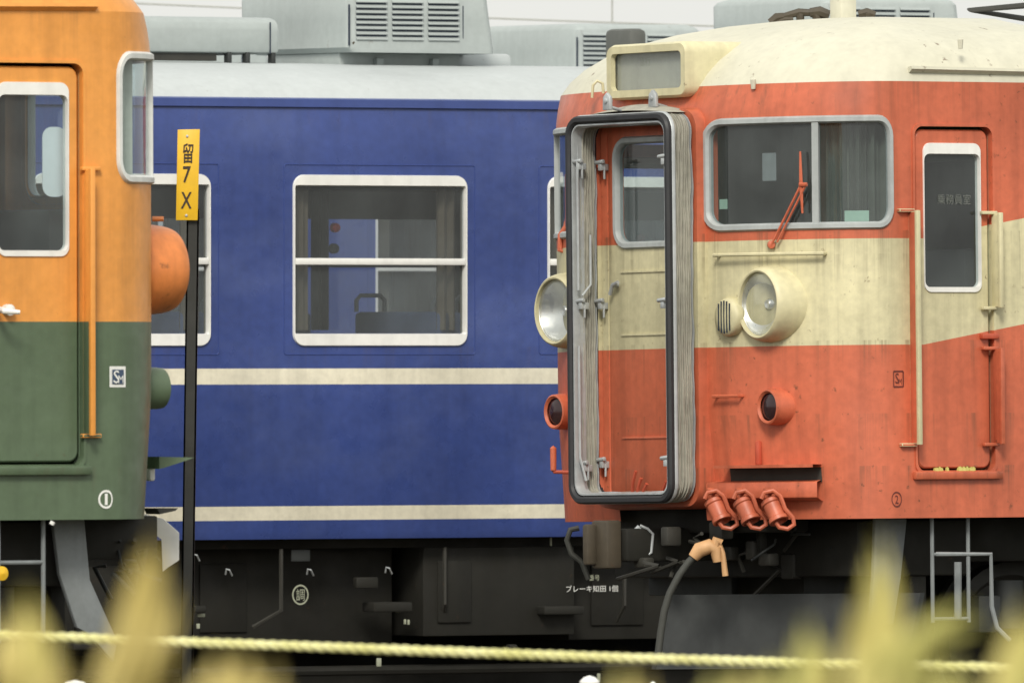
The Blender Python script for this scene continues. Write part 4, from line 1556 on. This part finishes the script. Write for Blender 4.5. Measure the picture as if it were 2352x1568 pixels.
def reed(label, d, stem_top, stem_bot_px, leaves, m, group='reeds growing in the foreground'):
    top_ = P(*stem_top, d)
    foot = Vector((P(stem_bot_px, 1568, d).x, d, GZ))
    r = thing('reed_plant', label, 'plant', foot, group=group)
    L = lambda px, py, dd=0: P(px, py, d + dd) - foot + Vector((0, 0, 0))
    t = top_ - foot
    MB().tube([(0, 0, 0), t * .5 + Vector((.01, 0, 0)), t], [.009, .007, .004], 8).build('stem', m, r)
    for (b0, b1, w, bend, mm) in leaves:
        for q in (-.36, .02, .38):
            bl = MB()
            dx = Vector((q * w * .62 * d / 17, .06 * q, 0))
            blade(bl, L(*b0) + dx, L(*b1) + dx * .55 + Vector((0, 0, -abs(q) * .05)), w * .19 * d / 14, bend)
            bl.build('leaf', mm, r)
    return r


G_, Y_, D_ = M['leaf_green'], M['leaf'], M['leaf_dry']
reed('broad dry reed leaning left under the orange train front', 14.0, (350, 1290), 270,
     [((270, 1640), (352, 1215), .075, (.004, 0, 0), D_), ((300, 1640), (330, 1250), .06, (-.01, .02, 0), D_), ((330, 1640), (400, 1330), .045, (.0, -.05, 0), D_), ((250, 1640), (300, 1400), .06, (-.01, 0, 0), D_)], D_)
reed('pale dry reed in the bottom left corner', 13.5, (60, 1420), 60,
     [((60, 1640), (50, 1340), .085, (.01, 0, 0), Y_), ((90, 1640), (100, 1440), .06, (0, .05, 0), D_), ((20, 1640), (10, 1400), .06, (0, -.04, 0), D_), ((110, 1640), (140, 1500), .06, (0, 0, 0), D_)], D_)
reed('low dry reed tuft below the black sign post', 12.5, (545, 1530), 550,
     [((500, 1640), (505, 1490), .08, (0, 0, 0), D_), ((560, 1640), (560, 1500), .09, (0, 0, 0), D_), ((610, 1650), (630, 1520), .06, (0, 0, 0), D_), ((470, 1650), (440, 1540), .05, (0, 0, 0), D_)], D_)
reed('tall yellow green reed before the snow plough of the red train', 14.0, (2000, 1300), 1990,
     [((2010, 1640), (2012, 1215), .062, (.012, 0, 0), Y_), ((1985, 1640), (1985, 1330), .06, (-.004, .03, 0), Y_), ((2030, 1640), (2060, 1400), .06, (0, 0, 0), Y_)], Y_)
reed('short green reed with upright leaf left of the tall yellow reed', 13.5, (1850, 1480), 1850,
     [((1850, 1640), (1850, 1415), .075, (.004, 0, 0), G_), ((1880, 1640), (1905, 1470), .05, (0, 0, 0), Y_), ((1800, 1640), (1770, 1510), .06, (0, 0, 0), G_)], G_)
reed('green reed with slanting leaves under the ladder of the red train', 13.5, (2120, 1480), 2110,
     [((1990, 1570), (2240, 1395), .085, (0, 0, .015), G_), ((2060, 1640), (2130, 1420), .07, (0, 0, 0), G_), ((2160, 1640), (2200, 1500), .06, (0, 0, 0), G_), ((2230, 1640), (2150, 1520), .07, (0, 0, 0), G_)], G_)
reed('yellow green reed in the bottom right corner', 13.5, (2330, 1460), 2330,
     [((2330, 1640), (2345, 1375), .08, (0, 0, 0), Y_), ((2290, 1640), (2310, 1450), .06, (0, 0, 0), Y_), ((2360, 1640), (2390, 1420), .07, (0, 0, 0), G_)], Y_)
reed('small yellow reed tip rising below the brake hose', 12.5, (1432, 1560), 1430,
     [((1430, 1660), (1432, 1525), .07, (0, 0, 0), Y_), ((1470, 1660), (1480, 1545), .05, (0, 0, 0), D_)], Y_)
reed('low green reed tuft at the bottom edge under the red train', 12.5, (1690, 1560), 1690,
     [((1650, 1660), (1640, 1535), .07, (0, 0, 0), G_), ((1700, 1660), (1710, 1530), .08, (0, 0, 0), Y_), ((1760, 1660), (1790, 1525), .07, (0, 0, 0), G_), ((1800, 1660), (1720, 1545), .06, (0, 0, 0), Y_)], G_)

# white topped marker stakes standing low in the weeds
for lab, px, py, wd in (('white topped stake right of centre at the bottom edge', 1354, 1550, 46), ('rounded white stake at the bottom left edge', 172, 1560, 66), ('small pointed white stake between the two low reeds', 1500, 1563, 22)):
    d = 60.0
    k_ = d / F
    tp = P(px, py, d)
    st_ = thing('marker_stake', lab, 'stake', (tp.x, d, GZ), group='white marker stakes')
    hgt = tp.z - GZ
    MB().box((0, 0, (hgt - .05) / 2), (wd * k_ * .9, .06, hgt - .05)).build('shaft', M['under_grey'], st_, bevel=.005)
    MB().lathe((0, 0, hgt - .05), (0, 0, 1), [(0, wd * k_ * .5), (.025, wd * k_ * .5), (.042, wd * k_ * .3), (.05, 0)], 18).build('cap', M['white'], st_)
